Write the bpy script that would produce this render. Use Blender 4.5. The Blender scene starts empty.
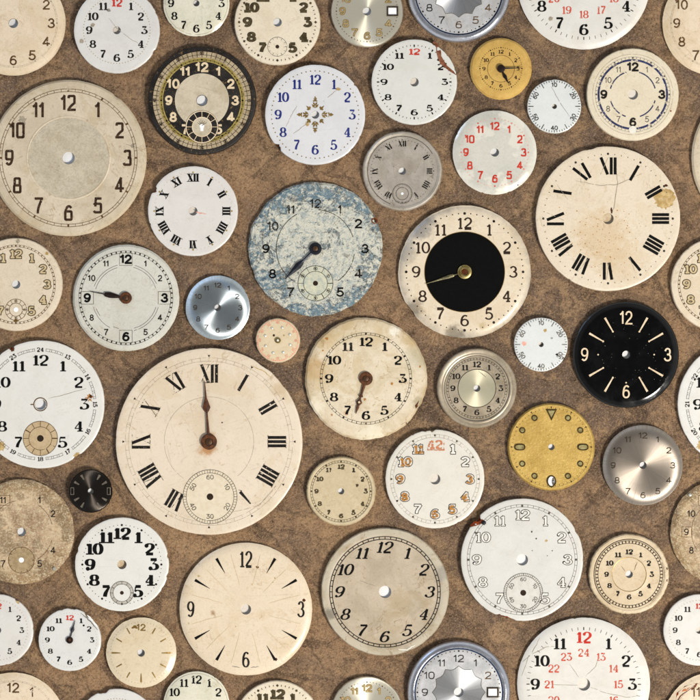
import bpy, math, random
from mathutils import Vector
R_ = math.radians
U = 0.00025                   # one photo pixel in metres: the scene is 17.5 cm across, real watch dial sizes
S = U/0.01                    # lengths below that are written in hundreds of pixels are times S
UT = 0.01                     # the same pixel in texture space
rnd = random.Random(7)
sc = bpy.context.scene
COL = sc.collection

# ---------------------------------------------------------------- colour / nodes
def lin(h):
    h = h.lstrip('#')
    o = []
    for i in (0, 2, 4):
        c = int(h[i:i+2], 16) / 255
        o.append(c/12.92 if c <= 0.04045 else ((c+0.055)/1.055)**2.4)
    return (o[0], o[1], o[2], 1)

class NT:
    def __init__(s, name):
        s.m = bpy.data.materials.new(name); s.m.use_nodes = True
        s.t = s.m.node_tree; s.t.nodes.clear()
        s.out = s.t.nodes.new('ShaderNodeOutputMaterial')
        s.b = s.t.nodes.new('ShaderNodeBsdfPrincipled')
        s.t.links.new(s.b.outputs[0], s.out.inputs[0])
        tc = s.t.nodes.new('ShaderNodeTexCoord')
        vm = s.t.nodes.new('ShaderNodeVectorMath'); vm.operation = 'SCALE'; vm.inputs['Scale'].default_value = 1/S
        s.t.links.new(tc.outputs['Object'], vm.inputs[0]); s.obj = vm.outputs[0]
    def vec(s, seed=0.0, scale=(1, 1, 1), rot=None):
        src = s.obj
        if rot is not None:
            m0 = s.t.nodes.new('ShaderNodeMapping'); m0.inputs['Rotation'].default_value = (0, 0, rot); s.t.links.new(s.obj, m0.inputs['Vector']); src = m0.outputs[0]
        mp = s.t.nodes.new('ShaderNodeMapping')
        mp.inputs['Location'].default_value = (seed*3.17, seed*1.71, seed*0.53)
        mp.inputs['Scale'].default_value = scale
        s.t.links.new(src, mp.inputs['Vector'])
        return mp.outputs[0]
    def noise(s, v, scale, detail=4, rough=.55, dist=0.0):
        n = s.t.nodes.new('ShaderNodeTexNoise')
        n.inputs['Scale'].default_value = scale; n.inputs['Detail'].default_value = detail
        n.inputs['Roughness'].default_value = rough; n.inputs['Distortion'].default_value = dist
        s.t.links.new(v, n.inputs['Vector']); return n.outputs[0]
    def ramp(s, f, a, b, va=0.0, vb=1.0):
        n = s.t.nodes.new('ShaderNodeMapRange'); n.interpolation_type = 'SMOOTHSTEP'
        n.inputs[1].default_value = a; n.inputs[2].default_value = b
        n.inputs[3].default_value = va; n.inputs[4].default_value = vb
        s.t.links.new(f, n.inputs[0]); return n.outputs[0]
    def math(s, op, a, b=None):
        n = s.t.nodes.new('ShaderNodeMath'); n.operation = op
        for k, x in enumerate((a, b)):
            if x is None: continue
            if isinstance(x, (int, float)): n.inputs[k].default_value = x
            else: s.t.links.new(x, n.inputs[k])
        return n.outputs[0]
    def mix(s, f, a, b):
        n = s.t.nodes.new('ShaderNodeMix'); n.data_type = 'RGBA'
        for k, x in ((0, f), (6, a), (7, b)):
            if isinstance(x, (int, float, tuple)): n.inputs[k].default_value = x
            else: s.t.links.new(x, n.inputs[k])
        return n.outputs[2]
    def rlen(s):
        n = s.t.nodes.new('ShaderNodeSeparateXYZ'); s.t.links.new(s.obj, n.inputs[0])
        x2 = s.math('MULTIPLY', n.outputs[0], n.outputs[0]); y2 = s.math('MULTIPLY', n.outputs[1], n.outputs[1])
        return s.math('SQRT', s.math('ADD', x2, y2)), n
    def set(s, **k):
        names = dict(col='Base Color', rough='Roughness', metal='Metallic', coat='Coat Weight', croug='Coat Roughness',
                     spec='Specular IOR Level', aniso='Anisotropic', arot='Anisotropic Rotation', alpha='Alpha', normal='Normal', tangent='Tangent')
        for kk, v in k.items():
            i = s.b.inputs[names[kk]]
            if isinstance(v, (int, float, tuple)): i.default_value = v
            else: s.t.links.new(v, i)
    def bump(s, h, strength=.3, dist=.01):
        n = s.t.nodes.new('ShaderNodeBump'); n.inputs['Strength'].default_value = strength
        n.inputs['Distance'].default_value = dist*S; s.t.links.new(h, n.inputs['Height'])
        s.t.links.new(n.outputs[0], s.b.inputs['Normal'])

COOL = ('greyed_white', 'grainy_gold', 'matte_yellow_brass')
def plate_mat(name, c, c2=None, mott=.5, msc=3.0, spots=None, fine=.09, rough=.45, coat=0.0, metal=0.0, dust=.7, tide=.38, scr=.3, white=1.0,
              rim=None, patch=None, grit=None, extra=None, bump=.1):
    """aged dial surface: base colour, slow mottling, fine grain, stain spots, dirt and toning at the rim"""
    n = NT(name); sd = rnd.random()*9
    v = n.vec(sd)
    c = lin(c); c2 = lin(c2) if c2 else tuple(x*.82 for x in c[:3])+(1,)
    if name not in COOL and 'enamel' not in name or 'ivory' in name:                      # old card and lacquer lean a touch pink
        c, c2 = [(x[0]*1.01, x[1]*.99, x[2]*1.0, 1) for x in (c, c2)]
    c, c2 = [tuple(q*white for q in x[:3])+(1,) for x in (c, c2)]
    m = n.ramp(n.noise(v, msc, 5, .6, .6), .38, .68, 0, mott)
    col = n.mix(m, c, c2)
    g = n.noise(v, 55, 3, .7)
    col = n.mix(n.ramp(g, .35, .75, 0, fine*2.2), col, tuple(x*.55 for x in c2[:3])+(1,))
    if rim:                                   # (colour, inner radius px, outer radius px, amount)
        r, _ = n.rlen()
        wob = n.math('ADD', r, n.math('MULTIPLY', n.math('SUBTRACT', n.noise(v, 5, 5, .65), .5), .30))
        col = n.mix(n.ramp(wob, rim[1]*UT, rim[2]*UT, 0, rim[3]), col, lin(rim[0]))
    if patch:                                 # list of (x, y, radius px, colour, amount): stains and tone patches with a shape of their own
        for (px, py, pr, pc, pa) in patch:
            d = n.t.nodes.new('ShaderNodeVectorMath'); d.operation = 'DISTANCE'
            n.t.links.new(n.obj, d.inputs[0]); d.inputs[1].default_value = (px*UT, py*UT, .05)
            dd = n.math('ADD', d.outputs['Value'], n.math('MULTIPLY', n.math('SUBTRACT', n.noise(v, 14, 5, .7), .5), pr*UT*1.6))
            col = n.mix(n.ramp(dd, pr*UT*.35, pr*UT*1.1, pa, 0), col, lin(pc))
    col = n.mix(n.ramp(n.noise(n.vec(sd+6), 95, 3, .8), .655, .72, 0, dust), col, lin('#6f5a40'))
    col = n.mix(n.ramp(n.noise(n.vec(sd+4), 15, 6, .75), .56, .70, 0, dust*.5), col, tuple(x*.62 for x in c2[:3])+(1,))
    if tide:                                  # hard-edged tide marks, with the stained side a little browner, and old scratches
        tn = n.noise(n.vec(sd+8), 2.6, 5, .62, .8)
        line = n.ramp(n.math('ABSOLUTE', n.math('SUBTRACT', tn, .56)), .0, .012, 1, 0)
        brk = n.ramp(n.noise(n.vec(sd+9), 5, 3, .6), .42, .6)
        tc_ = tuple(a*b for a, b in zip(c2[:3], (.62, .50, .34)))+(1,)
        col = n.mix(n.math('MULTIPLY', n.math('MULTIPLY', line, brk), tide), col, tc_)
        col = n.mix(n.math('MULTIPLY', n.ramp(tn, .56, .62), tide*.55), col, tuple(a*b for a, b in zip(c2[:3], (.86, .76, .58)))+(1,))
        col = n.mix(n.ramp(n.noise(n.vec(sd+5), 11, 8, .8, 1.2), .575, .63, 0, tide*.9), col, tc_)
    if scr:
        for q_, an in ((2.1, .6), (5.3, 2.1)):
            vv = n.vec(sd+q_, (1, 26, 1), an+sd)
            col = n.mix(n.ramp(n.noise(vv, 2.2, 3, .6), .665, .69, 0, scr), col, tuple(x*.6 for x in c2[:3])+(1,))
    if spots:                                 # (colour, scale, threshold, amount)
        for (scol, ss, th, am) in spots:
            col = n.mix(n.ramp(n.noise(n.vec(sd+ss), ss, 4, .62), th, th+.06, 0, am), col, lin(scol))
    if grit:
        col = n.mix(n.ramp(n.noise(n.vec(sd+2), grit[1], 2, .8), grit[2], grit[2]+.05, 0, grit[3]), col, lin(grit[0]))
    n.set(col=col, rough=n.ramp(n.noise(v, 7, 4), .3, .7, max(.05, rough-.1), rough+.1), metal=metal, coat=coat, croug=.12)
    if bump: n.bump(n.noise(v, 40, 4, .65), bump, .006)
    return n.m

def enamel(name, c='#e6e4de', c2='#d3d0c8', **k):
    k.setdefault('white', .955)
    k.setdefault('rough', .35); k.setdefault('coat', .35); k.setdefault('fine', .03); k.setdefault('mott', .45); k.setdefault('bump', .03); k.setdefault('dust', .35); k.setdefault('tide', .14); k.setdefault('scr', .15)
    k.setdefault('spots', [('#8a7c66', 26, .735, .55)])
    return plate_mat(name, c, c2, **k)

def metal_mat(name, c, rough=.3, aniso=.85, rot=0.0, mott=.2, c2=None, streak=.25, metal=1.0):
    n = NT(name); sd = rnd.random()*9; v = n.vec(sd)
    c = lin(c); c2 = lin(c2) if c2 else tuple(x*.6 for x in c[:3])+(1,)
    r, sep = n.rlen()
    ang = n.math('ARCTAN2', sep.outputs[1], sep.outputs[0])
    cmb = n.t.nodes.new('ShaderNodeCombineXYZ'); n.t.links.new(n.math('COSINE', ang), cmb.inputs[0]); n.t.links.new(n.math('SINE', ang), cmb.inputs[1])
    st = n.noise(cmb.outputs[0], 42, 3, .7)      # fine brushing lines running out from the centre
    col = n.mix(n.ramp(n.noise(v, 5, 5, .6), .4, .7, 0, mott), c, c2)
    col = n.mix(n.ramp(st, .3, .7, 0, streak), col, c2)
    tg = n.t.nodes.new('ShaderNodeTangent'); tg.direction_type = 'RADIAL'; tg.axis = 'Z'
    n.set(col=col, rough=n.ramp(st, .3, .7, rough*.85, rough*1.15), metal=metal, aniso=aniso, arot=rot, tangent=tg.outputs[0])
    return n.m

def ink(name, c, worn=0.0, wsc=30, rough=.5, metal=0.0, c2=None):
    n = NT(name); v = n.vec(rnd.random()*9)
    c = lin(c)
    c2 = lin(c2) if c2 else tuple(min(1, x*1.6+.012) for x in c[:3])+(1,)
    n.set(col=n.mix(n.ramp(n.noise(v, 22, 4, .7), .35, .7), c, c2), rough=rough, metal=metal, spec=.5 if metal else .12)
    if worn > 0:                              # printing that has flaked away in specks
        a = n.ramp(n.noise(v, wsc, 4, .75), .30+.22*worn, .36+.22*worn)
        n.set(alpha=a)
    return n.m

# ---------------------------------------------------------------- materials
K = {}
def I(name, *a, **k): K[name] = ink('ink_'+name, *a, **k)
I('black', '#16130f'); I('jet', '#080808', c2='#101010'); I('black_worn', '#17130f', worn=.38, wsc=34); I('black_cracked', '#14100d', worn=.14, wsc=26); I('black_faint', '#2a241d', worn=.72, wsc=26)
I('hair', '#8e8474', worn=.45, wsc=16); I('grey', '#4f4a43', worn=.12); I('grey_line', '#78736a', worn=.35)
I('brown', '#4b3520', worn=.2, wsc=26, c2='#6d5234'); I('olive', '#3b3222', worn=.08, wsc=30, c2='#5c5138')
I('red', '#b8261c', c2='#cf4a3a'); I('red_thin', '#c0402c', worn=.25, c2='#d56450'); I('pale_red', '#d99a8a', worn=.5)
I('blue', '#1b2468', c2='#323f86'); I('navy', '#262b4d', worn=.42, wsc=18, c2='#3a4068')
I('gold_dot', '#8a7340', c2='#b39b62'); I('gold_orn', '#6a5226', c2='#8d7440', worn=.3)
I('gold', '#8f6f35', metal=.6, rough=.4, c2='#b3924f'); I('gold_pale', '#b79c68', metal=.4, rough=.4, c2='#d5c191')
I('orange', '#a87030', worn=.55, wsc=30, c2='#bd8a4c'); I('vermilion', '#bd6a40', worn=.6, wsc=30, c2='#cf8a62')
I('cream', '#e2cfae', c2='#cdb693'); I('rose', '#e8d6ba', c2='#d2b894', rough=.35)
I('coral', '#dd8f72', worn=.35, wsc=34, c2='#e5aa90'); I('white', '#e8e3d8', c2='#d6d0c2'); I('fill_white', '#e4e1d9', c2='#d6d2c8')
I('fill_cream', '#cdb994', c2='#b7a27c'); I('silver_line', '#b9ad90', c2='#8f8468'); I('copper_brown', '#6b3c26', c2='#93624a', rough=.7)
I('rust', '#8a3a18', c2='#3c1a0e', rough=.75); I('dark_rust', '#5a2f17', c2='#2a170d', rough=.7); I('brown_steel', '#5c3f26', c2='#3a281a', metal=.5, rough=.5)
I('rust_stain', '#9a6228', worn=.5, wsc=22, c2='#c08a4a'); I('tan_stain', '#a98a55', c2='#d0b684', worn=.25, wsc=20)
I('num_steel', '#2b231b', c2='#4a3f32', rough=.4); I('lume', '#a39a6c', c2='#6f6038'); I('lume_edge', '#4e3f1e', c2='#2b220f')
I('flake', '#d9d6cf'); I('grey_index', '#6b6257', c2='#8d8375', metal=.5, rough=.4); I('paper_white', '#fbfbfb', c2='#f2f4f8')
I('hole_white', '#f6efe6', c2='#ece2d6'); I('umber', '#2c1e15', worn=.12, wsc=30, c2='#4f3b2a')
I('hole_dark', '#2a2018', c2='#3a2c20')
K['steel_hand'] = ink('hand_blued_steel', '#0c101a', rough=.45, metal=.3, c2='#1a2230')
K['black_hand'] = ink('hand_black', '#1a0f0b', rough=.4, metal=.3, c2='#2c1a12')
K['rust_hand'] = ink('hand_rusty', '#3a2112', rough=.6, metal=.4, c2='#70401c')
K['brass'] = ink('brass_hub', '#8f7b45', rough=.35, metal=.9, c2='#c3b27a')
K['pearl_bead'] = ink('pearl_bead', '#cfd0c6', rough=.25, metal=.6, c2='#e8e6dc')

# ---------------------------------------------------------------- geometry helpers
class MB:
    def __init__(s): s.v = []; s.f = []
    def poly(s, pts, z=0.0, h=None):
        i = len(s.v)
        for (x, y) in pts: s.v.append((x, y, (h(x, y) if h else 0)+z))
        s.f.append(tuple(range(i, i+len(pts))))
    def fan(s, cx, cy, rx, ry, z, h=None, n=20, a0=0):
        s.poly([(cx+rx*math.cos(2*math.pi*k/n+a0), cy+ry*math.sin(2*math.pi*k/n+a0)) for k in range(n)], z, h)
    def strip(s, L, Rr, z, h, zs=None):
        i = len(s.v)
        for (a, b) in zip(L, Rr):
            s.v.append((a[0], a[1], (h(*a) if h else 0)+z)); s.v.append((b[0], b[1], (h(*b) if h else 0)+z))
        for k in range(len(L)-1):
            j = i+2*k; s.f.append((j, j+1, j+3, j+2))
    def ring(s, r1, r2, z, h=None, n=96, a0=0, a1=360, cx=0, cy=0):
        A = [R_(a0+(a1-a0)*k/n) for k in range(n+1)]
        s.strip([(cx+r1*math.cos(a), cy+r1*math.sin(a)) for a in A], [(cx+r2*math.cos(a), cy+r2*math.sin(a)) for a in A], z, h)
    def line(s, p, q, w, z, h=None, w2=None):
        w2 = w if w2 is None else w2
        dx, dy = q[0]-p[0], q[1]-p[1]; l = math.hypot(dx, dy) or 1; nx, ny = -dy/l, dx/l
        n = max(1, int(l/2.5)); L = []; Rr = []
        for k in range(n+1):
            u = k/n; ww = (w+(w2-w)*u)/2; x, y = p[0]+dx*u, p[1]+dy*u
            L.append((x+nx*ww, y+ny*ww)); Rr.append((x-nx*ww, y-ny*ww))
        s.strip(L, Rr, z, h)
    def stroke(s, pts, wf, z, h=None, closed=False):
        n = len(pts); L = []; Rr = []
        for i in range(n):
            if closed: a = pts[(i-1) % (n-1)]; b = pts[(i+1) % (n-1)]
            else: a = pts[max(0, i-1)]; b = pts[min(n-1, i+1)]
            dx, dy = b[0]-a[0], b[1]-a[1]; l = math.hypot(dx, dy) or 1
            w = wf(dx/l, dy/l, i/(n-1)); nx, ny = -dy/l*w/2, dx/l*w/2
            L.append((pts[i][0]+nx, pts[i][1]+ny)); Rr.append((pts[i][0]-nx, pts[i][1]-ny))
        s.strip(L, Rr, z, h)
    def lathe(s, prof, n, warp=None, a0=0.0):
        i0 = len(s.v)
        for (r, z) in prof:
            for k in range(n):
                a = 2*math.pi*k/n
                rr = warp(r, a) if warp else r
                s.v.append((rr*math.cos(a), rr*math.sin(a), z))
        for j in range(len(prof)-1):
            for k in range(n):
                a = i0+j*n+k; b = i0+j*n+(k+1) % n
                s.f.append((a, a+n, b+n, b))
    def prism(s, pts, z0, z1, bev=.35):
        n = len(pts); i = len(s.v)
        cx = sum(p[0] for p in pts)/n; cy = sum(p[1] for p in pts)/n
        def ins(p):
            dx, dy = cx-p[0], cy-p[1]; l = math.hypot(dx, dy) or 1
            return (p[0]+dx/l*bev*.4, p[1]+dy/l*bev*.4)
        for p in pts: s.v.append((p[0], p[1], z0))
        for p in pts: s.v.append((p[0], p[1], z1-bev))
        for p in pts: q = ins(p); s.v.append((q[0], q[1], z1))
        for lv in (0, 1):
            for k in range(n):
                a = i+lv*n+k; b = i+lv*n+(k+1) % n; s.f.append((a, b, b+n, a+n))
        s.f.append(tuple(i+2*n+k for k in range(n)))
    def build(s, name, mat, parent, smooth=None):
        me = bpy.data.meshes.new(name)
        me.from_pydata([(x*U, y*U, z*U) for x, y, z in s.v], [], s.f)
        me.materials.append(mat if not isinstance(mat, str) else K[mat])
        if smooth:
            for p in me.polygons: p.use_smooth = True
            me.set_sharp_from_angle(angle=R_(smooth))
        o = bpy.data.objects.new(name, me); COL.objects.link(o)
        if parent is not None: o.parent = parent
        return o

def arc(cx, cy, rx, ry, a0, a1, n=18, sq=2.0):
    o = []
    for k in range(n+1):
        a = R_(a0+(a1-a0)*k/n); c, s_ = math.cos(a), math.sin(a)
        o.append((cx+rx*math.copysign(abs(c)**(2/sq), c), cy+ry*math.copysign(abs(s_)**(2/sq), s_)))
    return o
def bez(p0, p1, p2, p3, n=14):
    o = []
    for k in range(n+1):
        t = k/n; u = 1-t
        o.append(tuple(u**3*p0[i]+3*u*u*t*p1[i]+3*u*t*t*p2[i]+t**3*p3[i] for i in (0, 1)))
    return o

def skeleton(ch, sq=2.0, flat3=False):
    """centre lines of a figure in a box 1 high, .62 wide: [(points, closed, ball_start, ball_end)] and its width"""
    if ch == '0': return [(arc(.31, .5, .31, .5, 90, 450, 32, sq), True, 0, 0)], .62
    if ch == '1': return [([(.2, 0), (.2, .5), (.2, 1)], False, 0, 0), ([(.2, 1), (.12, .88), (.0, .8)], False, 0, 0, 'thin')], .3
    if ch == '2':
        a = arc(.31, .72, .29, .28, 168, -20, 18, sq); e = a[-1]
        return [(a+bez(e, (.52, .42), (.18, .3), (.03, .02), 10)[1:], False, 1, 0), ([(.0, 0), (.3, 0), (.62, 0)], False, 0, 0, 'base')], .62
    if ch == '3':
        if flat3: return [([(.02, .98), (.3, .98), (.56, .98)], False, 0, 0, 'base'), ([(.56, .97), (.38, .77), (.22, .58)], False, 0, 0, 'hair'), (arc(.27, .29, .33, .29, 104, -150, 20, sq), False, 0, 1)], .62
        return [(arc(.3, .75, .25, .25, 160, -85, 16, sq), False, 1, 0), (arc(.29, .26, .32, .26, 88, -160, 18, sq), False, 0, 1)], .62
    if ch == '4': return [([(.46, 0), (.46, .5), (.46, 1)], False, 0, 0), ([(.46, 1), (.23, .64), (.0, .28)], False, 0, 0, 'thin'), ([(.0, .28), (.3, .28), (.66, .28)], False, 0, 0, 'thin')], .66
    if ch == '5': return [([(.1, 1), (.3, 1), (.56, 1)], False, 0, 0, 'base'), ([(.1, 1), (.08, .75), (.06, .5)], False, 0, 0, 'thin'), (arc(.28, .31, .33, .31, 138, -150, 20, sq), False, 0, 1)], .62
    if ch == '6': return [(arc(.31, .3, .31, .3, 90, 450, 26, sq), True, 0, 0), (bez((.53, .9), (.38, 1.06), (.0, 1.0), (.0, .3), 16), False, 1, 0)], .62
    if ch == '9':
        s, w = skeleton('6', sq)
        return [tuple([[(.62-x, 1-y) for x, y in t[0]]]+list(t[1:])) for t in s], w
    if ch == '7': return [([(.0, 1), (.3, 1), (.6, 1)], False, 0, 0, 'base'), (bez((.6, 1), (.42, .62), (.22, .42), (.2, 0), 12), False, 0, 0, 'heavy')], .6
    if ch == '8': return [(arc(.31, .75, .25, .25, 90, 450, 24, sq), True, 0, 0), (arc(.31, .25, .31, .25, 90, 450, 26, sq), True, 0, 0)], .62

class Style:
    def __init__(s, kind='didone', t=.2, thin=.06, wx=1.0, sq=2.0, slant=0.0, serif=True, ball=True, flat3=True, gap=.13, heavy_base=False):
        t *= 1.06; thin *= 1.25; wx += .10 if kind == 'didone' else .03
        s.__dict__.update(locals()); del s.__dict__['s']

def text_strokes(txt, st, H):
    """list of (pts, closed, ball_s, ball_e, tag) laid out and centred, heights H"""
    out = []; x = 0.0; t = st.t
    for i, ch in enumerate(txt):
        sk, w = skeleton(ch, st.sq, st.flat3)
        wx = st.wx*(1.0 if ch != '1' else 1.0)
        vt = st.thin if st.kind == 'didone' else t
        for s_ in sk:
            pts, cl, b0, b1 = s_[:4]; tag = s_[4] if len(s_) > 4 else ''
            out.append(([(x+(px*(wx-(t if ch != '1' else 0)*.6)+t*.3)*H/H, py*(1-vt)+vt/2) for px, py in pts], cl, b0, b1, tag, ch))
        x += w*wx+st.gap+(t*.55 if ch == '1' else t*.15)
    W = x-st.gap
    res = []
    for pts, cl, b0, b1, tag, ch in out:
        res.append(([((px-W/2+st.slant*(py-.5))*H, (py-.5)*H) for px, py in pts], cl, b0, b1, tag, ch))
    return res

def draw_text(mb, txt, st, H, pos, rot=0.0, z=0.0, h=None, grow=0.0):
    ca, sa = math.cos(rot), math.sin(rot)
    T = lambda p: (pos[0]+p[0]*ca-p[1]*sa, pos[1]+p[0]*sa+p[1]*ca)
    zz = z
    for pts, cl, b0, b1, tag, ch in text_strokes(txt, st, H):
        if st.kind == 'didone':
            if tag == 'thin': wf = lambda dx, dy, u: st.thin*H*1.15+grow
            elif tag == 'hair': wf = lambda dx, dy, u: st.thin*H*.7+grow
            elif tag == 'base': wf = lambda dx, dy, u: (st.thin*2.3 if not st.heavy_base else st.t*.75)*H+grow
            elif tag == 'heavy': wf = lambda dx, dy, u: (st.thin+(st.t-st.thin)*min(1, .25+u))*H+grow
            else: wf = lambda dx, dy, u: (st.thin+(st.t-st.thin)*abs(dy)**1.6)*H+grow
        else: wf = lambda dx, dy, u: st.t*H+grow
        P = [T(p) for p in pts]
        if not cl:                            # square the ends a little past the corner for plain figures
            e = (st.t*H*.5+grow/2) if st.kind != 'didone' else grow/2
            if st.kind == 'didone' and tag in ('', 'heavy') and len(pts) == 3: e = grow/2
            if e > 0:
                def ext(a, b):
                    l = math.hypot(a[0]-b[0], a[1]-b[1]) or 1; return (a[0]+(a[0]-b[0])/l*e*.9, a[1]+(a[1]-b[1])/l*e*.9)
                if ch not in '14' or tag != '' or st.kind == 'didone': P = [ext(P[0], P[1])]+P+[ext(P[-1], P[-2])]
        # weight must follow the unrotated direction of the stroke
        wf2 = (lambda f: (lambda dx, dy, u: f(dx*ca+dy*sa, -dx*sa+dy*ca, u)))(wf)
        mb.stroke(P, wf2, zz, h, cl); zz += .012
        if st.ball and st.kind == 'didone':
            rb = st.t*H*.52+grow/2
            for fl, k, kk in ((b0, 0, 2), (b1, -1, -3)):
                if fl: mb.fan(P[k][0]*.7+P[kk][0]*.3, P[k][1]*.7+P[kk][1]*.3, rb, rb, zz, h, 12); zz += .012
        if st.serif and st.kind == 'didone' and ch in '14' and tag == '':
            x, y = pts[0]; a = T((x-st.t*H*1.0-grow/2, y)); b = T((x+st.t*H*1.0+grow/2, y))
            mb.line(a, b, st.thin*H*1.2+grow, zz, h); zz += .012

ROM = {1: 'I', 2: 'II', 3: 'III', 4: 'IIII', 5: 'V', 6: 'VI', 7: 'VII', 8: 'VIII', 9: 'IX', 10: 'X', 11: 'XI', 12: 'XII'}
def roman_strokes(n, H, t, thin, worn_thin=True, sp=1.75):
    segs = []; x = 0
    for ch in ROM[n]:
        if ch == 'I': segs.append(((x+t*H/2, -H/2), (x+t*H/2, H/2), t*H, 0)); x += t*H*sp
        elif ch == 'V': w = max(.40, t*1.3+.16)*H; segs.append(((x+t*H/2, H/2), (x+w*.62, -H/2), t*H, 0)); segs.append(((x+w*.62, -H/2), (x+w, H/2), thin*H, 1)); x += w+t*H*(sp-1)*.7
        elif ch == 'X': w = max(.50, t*1.8+.26)*H; segs.append(((x+t*H/2, H/2), (x+w-t*H/2, -H/2), t*H, 0)); segs.append(((x+w-t*H/3, H/2), (x+t*H/3, -H/2), thin*H, 1)); x += w+t*H*(sp-1)*.7
    W = x-t*H*(sp-1)*(.7 if ROM[n][-1] in 'VX' else 1)
    return [((a[0]-W/2, a[1]), (b[0]-W/2, b[1]), w, k) for a, b, w, k in segs], W

def clock(k, rx, ry=None):
    a = R_(90-30*k); return (rx*math.cos(a), (ry or rx)*math.sin(a))

Z0 = 3.9      # underside of the plates above the cloth, px
class Dial:
    def __init__(s, cx, cy, Rr, mat, label, hole=4.0, prof=None, notch=(), thick=3.2, seed=None, name='watch_dial', cat='watch dial', backing=None, holes=(), wob=.25, hole_mat='paper_white', smooth=28):
        s.cx, s.cy, s.R = cx, cy, Rr; s.parts = []
        e = bpy.data.objects.new(name, None); COL.objects.link(e); e.empty_display_size = .005
        e.location = ((cx-350)*U, (350-cy)*U, 0); e['label'] = label; e['category'] = cat
        e['group'] = 'loose watch dials laid out on the brown cloth'
        s.e = e
        top = Z0+thick
        s.prof = prof = [(r if r >= 0 else Rr+r, top+h) for r, h in (prof or [(0, .0), (-2.5, 0), (-.9, -.35), (0, -1.1)])]
        s.top = top
        def hh(x, y):
            r = math.hypot(x, y)
            for (r0, h0), (r1, h1) in zip(prof, prof[1:]):
                if r <= r1: return h0+(h1-h0)*max(0, (r-r0))/max(1e-6, r1-r0)
            return prof[-1][1]
        s.h = hh
        rr = random.Random(seed if seed is not None else int(cx*7+cy*13))
        ph = [rr.uniform(0, 6.28) for _ in range(8)]
        ncs = list(notch)
        for _ in range(rr.randint(2, 4)): ncs.append((rr.uniform(0, 360), rr.uniform(.2, .5), rr.uniform(.6, 1.4)))
        def warp(r, a):
            k = max(0, min(1, (r/Rr-.8)/.2)); k = k*k*(3-2*k)
            if k <= 0: return r
            d = wob*(math.sin(3*a+ph[0])*.3+math.sin(7*a+ph[1])*.25+math.sin(17*a+ph[2])*.2+math.sin(41*a+ph[3])*.2)
            for (na, depth, width) in ncs:     # angle deg, depth px, half width px
                da = (math.degrees(a)-na+180) % 360-180; t = abs(R_(da)*Rr)/width
                if t < 1.25: d -= depth*max(0, 1-max(0, t-.55)/.7)*(1+.18*math.sin(40*a+ph[4])+.12*math.sin(97*a+ph[5]))
            return r+d*k
        n = 128 if Rr < 40 else 192 if Rr < 70 else 256
        if hole < .6:
            P = [(0.01, hh(0, 0))]
        else:
            P = [(hole, Z0), (hole, hh(hole, 0)-.3), (hole+.3, hh(hole, 0))]
        last = P[-1][0]; rs = [r for r, _ in prof if r > last+.2]
        full = []
        for r in rs:
            m = max(1, int((r-last)/5)) if last < prof[-2][0] else 1
            for j in range(1, m+1): full.append(last+(r-last)*j/m)
            last = r
        for r in full: P.append((r, hh(r, 0)))
        # keep both heights at vertical steps
        P2 = []
        for r, z in P: P2.append((r, z))
        P2.append((Rr, Z0+.5)); P2.append((Rr-.8, Z0)); P2.append((max(hole, .02)+.01, Z0))
        mb = MB(); mb.lathe(P2, n, warp)
        s.plate = mb.build('dial_plate', mat, e, smooth)
        if hole >= .6:                        # hole wall coloured dark copper brown to deepen the shade crescent
            s.plate.data.materials.append(K['hole_dark'])
            for p in s.plate.data.polygons[:n]: p.material_index = 1
        if backing:
            m2 = MB()
            def warp2(r, a): return r+(warp(r, a)-r)*.25
            hb = max(hole+1.6, .02); m2.lathe([(hb, Z0-1.3), (hb, Z0-.15), (Rr*.5, Z0-.15), (Rr*.8, Z0-.15), (Rr-.9, Z0-.15), (Rr-.7, Z0-.5), (Rr-.7, Z0-1.2), (hb, Z0-1.3)], n, warp2)
            m2.build('copper_base', backing, e, 30)
        if hole >= .6: s.backing(0, 0, hole, hole_mat)
        s.lay = {}
    def backing(s, x, y, r, mat='paper_white'):
        m = MB(); m.lathe([(0.01, Z0-.5), (r+1.5, Z0-.5), (r+1.5, Z0-1.6), (.01, Z0-1.6)], 32)
        m.v = [(a+x, b+y, c) for a, b, c in m.v]
        m.build('centre_hole' if (x, y) == (0, 0) else 'small_hole', mat, s.e, 30)
    def add(s, mb, name, mat, parent=None, label=None, smooth=None):
        o = mb.build(name, mat, parent or s.e, smooth)
        if label: o['label'] = label
        return o
    def nums(s, r, H, st, mat='black', nums=range(1, 13), ry=None, txt=None, over=None, rot=False, cx=0, cy=0, outline=None, z=.16, jit=0, name='numeral', parent=None, off=None, labels=None):
        for k in nums:
            t = str(k) if txt is None else txt[k]
            p = clock(k, r, ry); p = (p[0]+cx, p[1]+cy)
            if off and k in off: p = (p[0]+off[k][0], p[1]+off[k][1])
            ro = 0
            if rot:
                ro = -R_(30*k)
                if rot == 'flip' and 3 < k < 9: ro += math.pi
            m = over[k] if over and k in over else mat
            mb = MB()
            if outline:
                fillm, g = outline
                draw_text(mb, t, st, H, p, ro, z, s.h, g)
                o = s.add(mb, name, m, parent)
                f = MB(); draw_text(f, t, st, H, p, ro, z+.22, s.h, -.05)
                fm = fillm[k] if isinstance(fillm, dict) and k in fillm else (fillm.get(0) if isinstance(fillm, dict) else fillm)
                s.add(f, 'numeral_fill', fm, o)
            else:
                draw_text(mb, t, st, H, p, ro, z, s.h)
                o = s.add(mb, name, m, parent)
            if labels and k in labels: o['label'] = labels[k]
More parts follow.
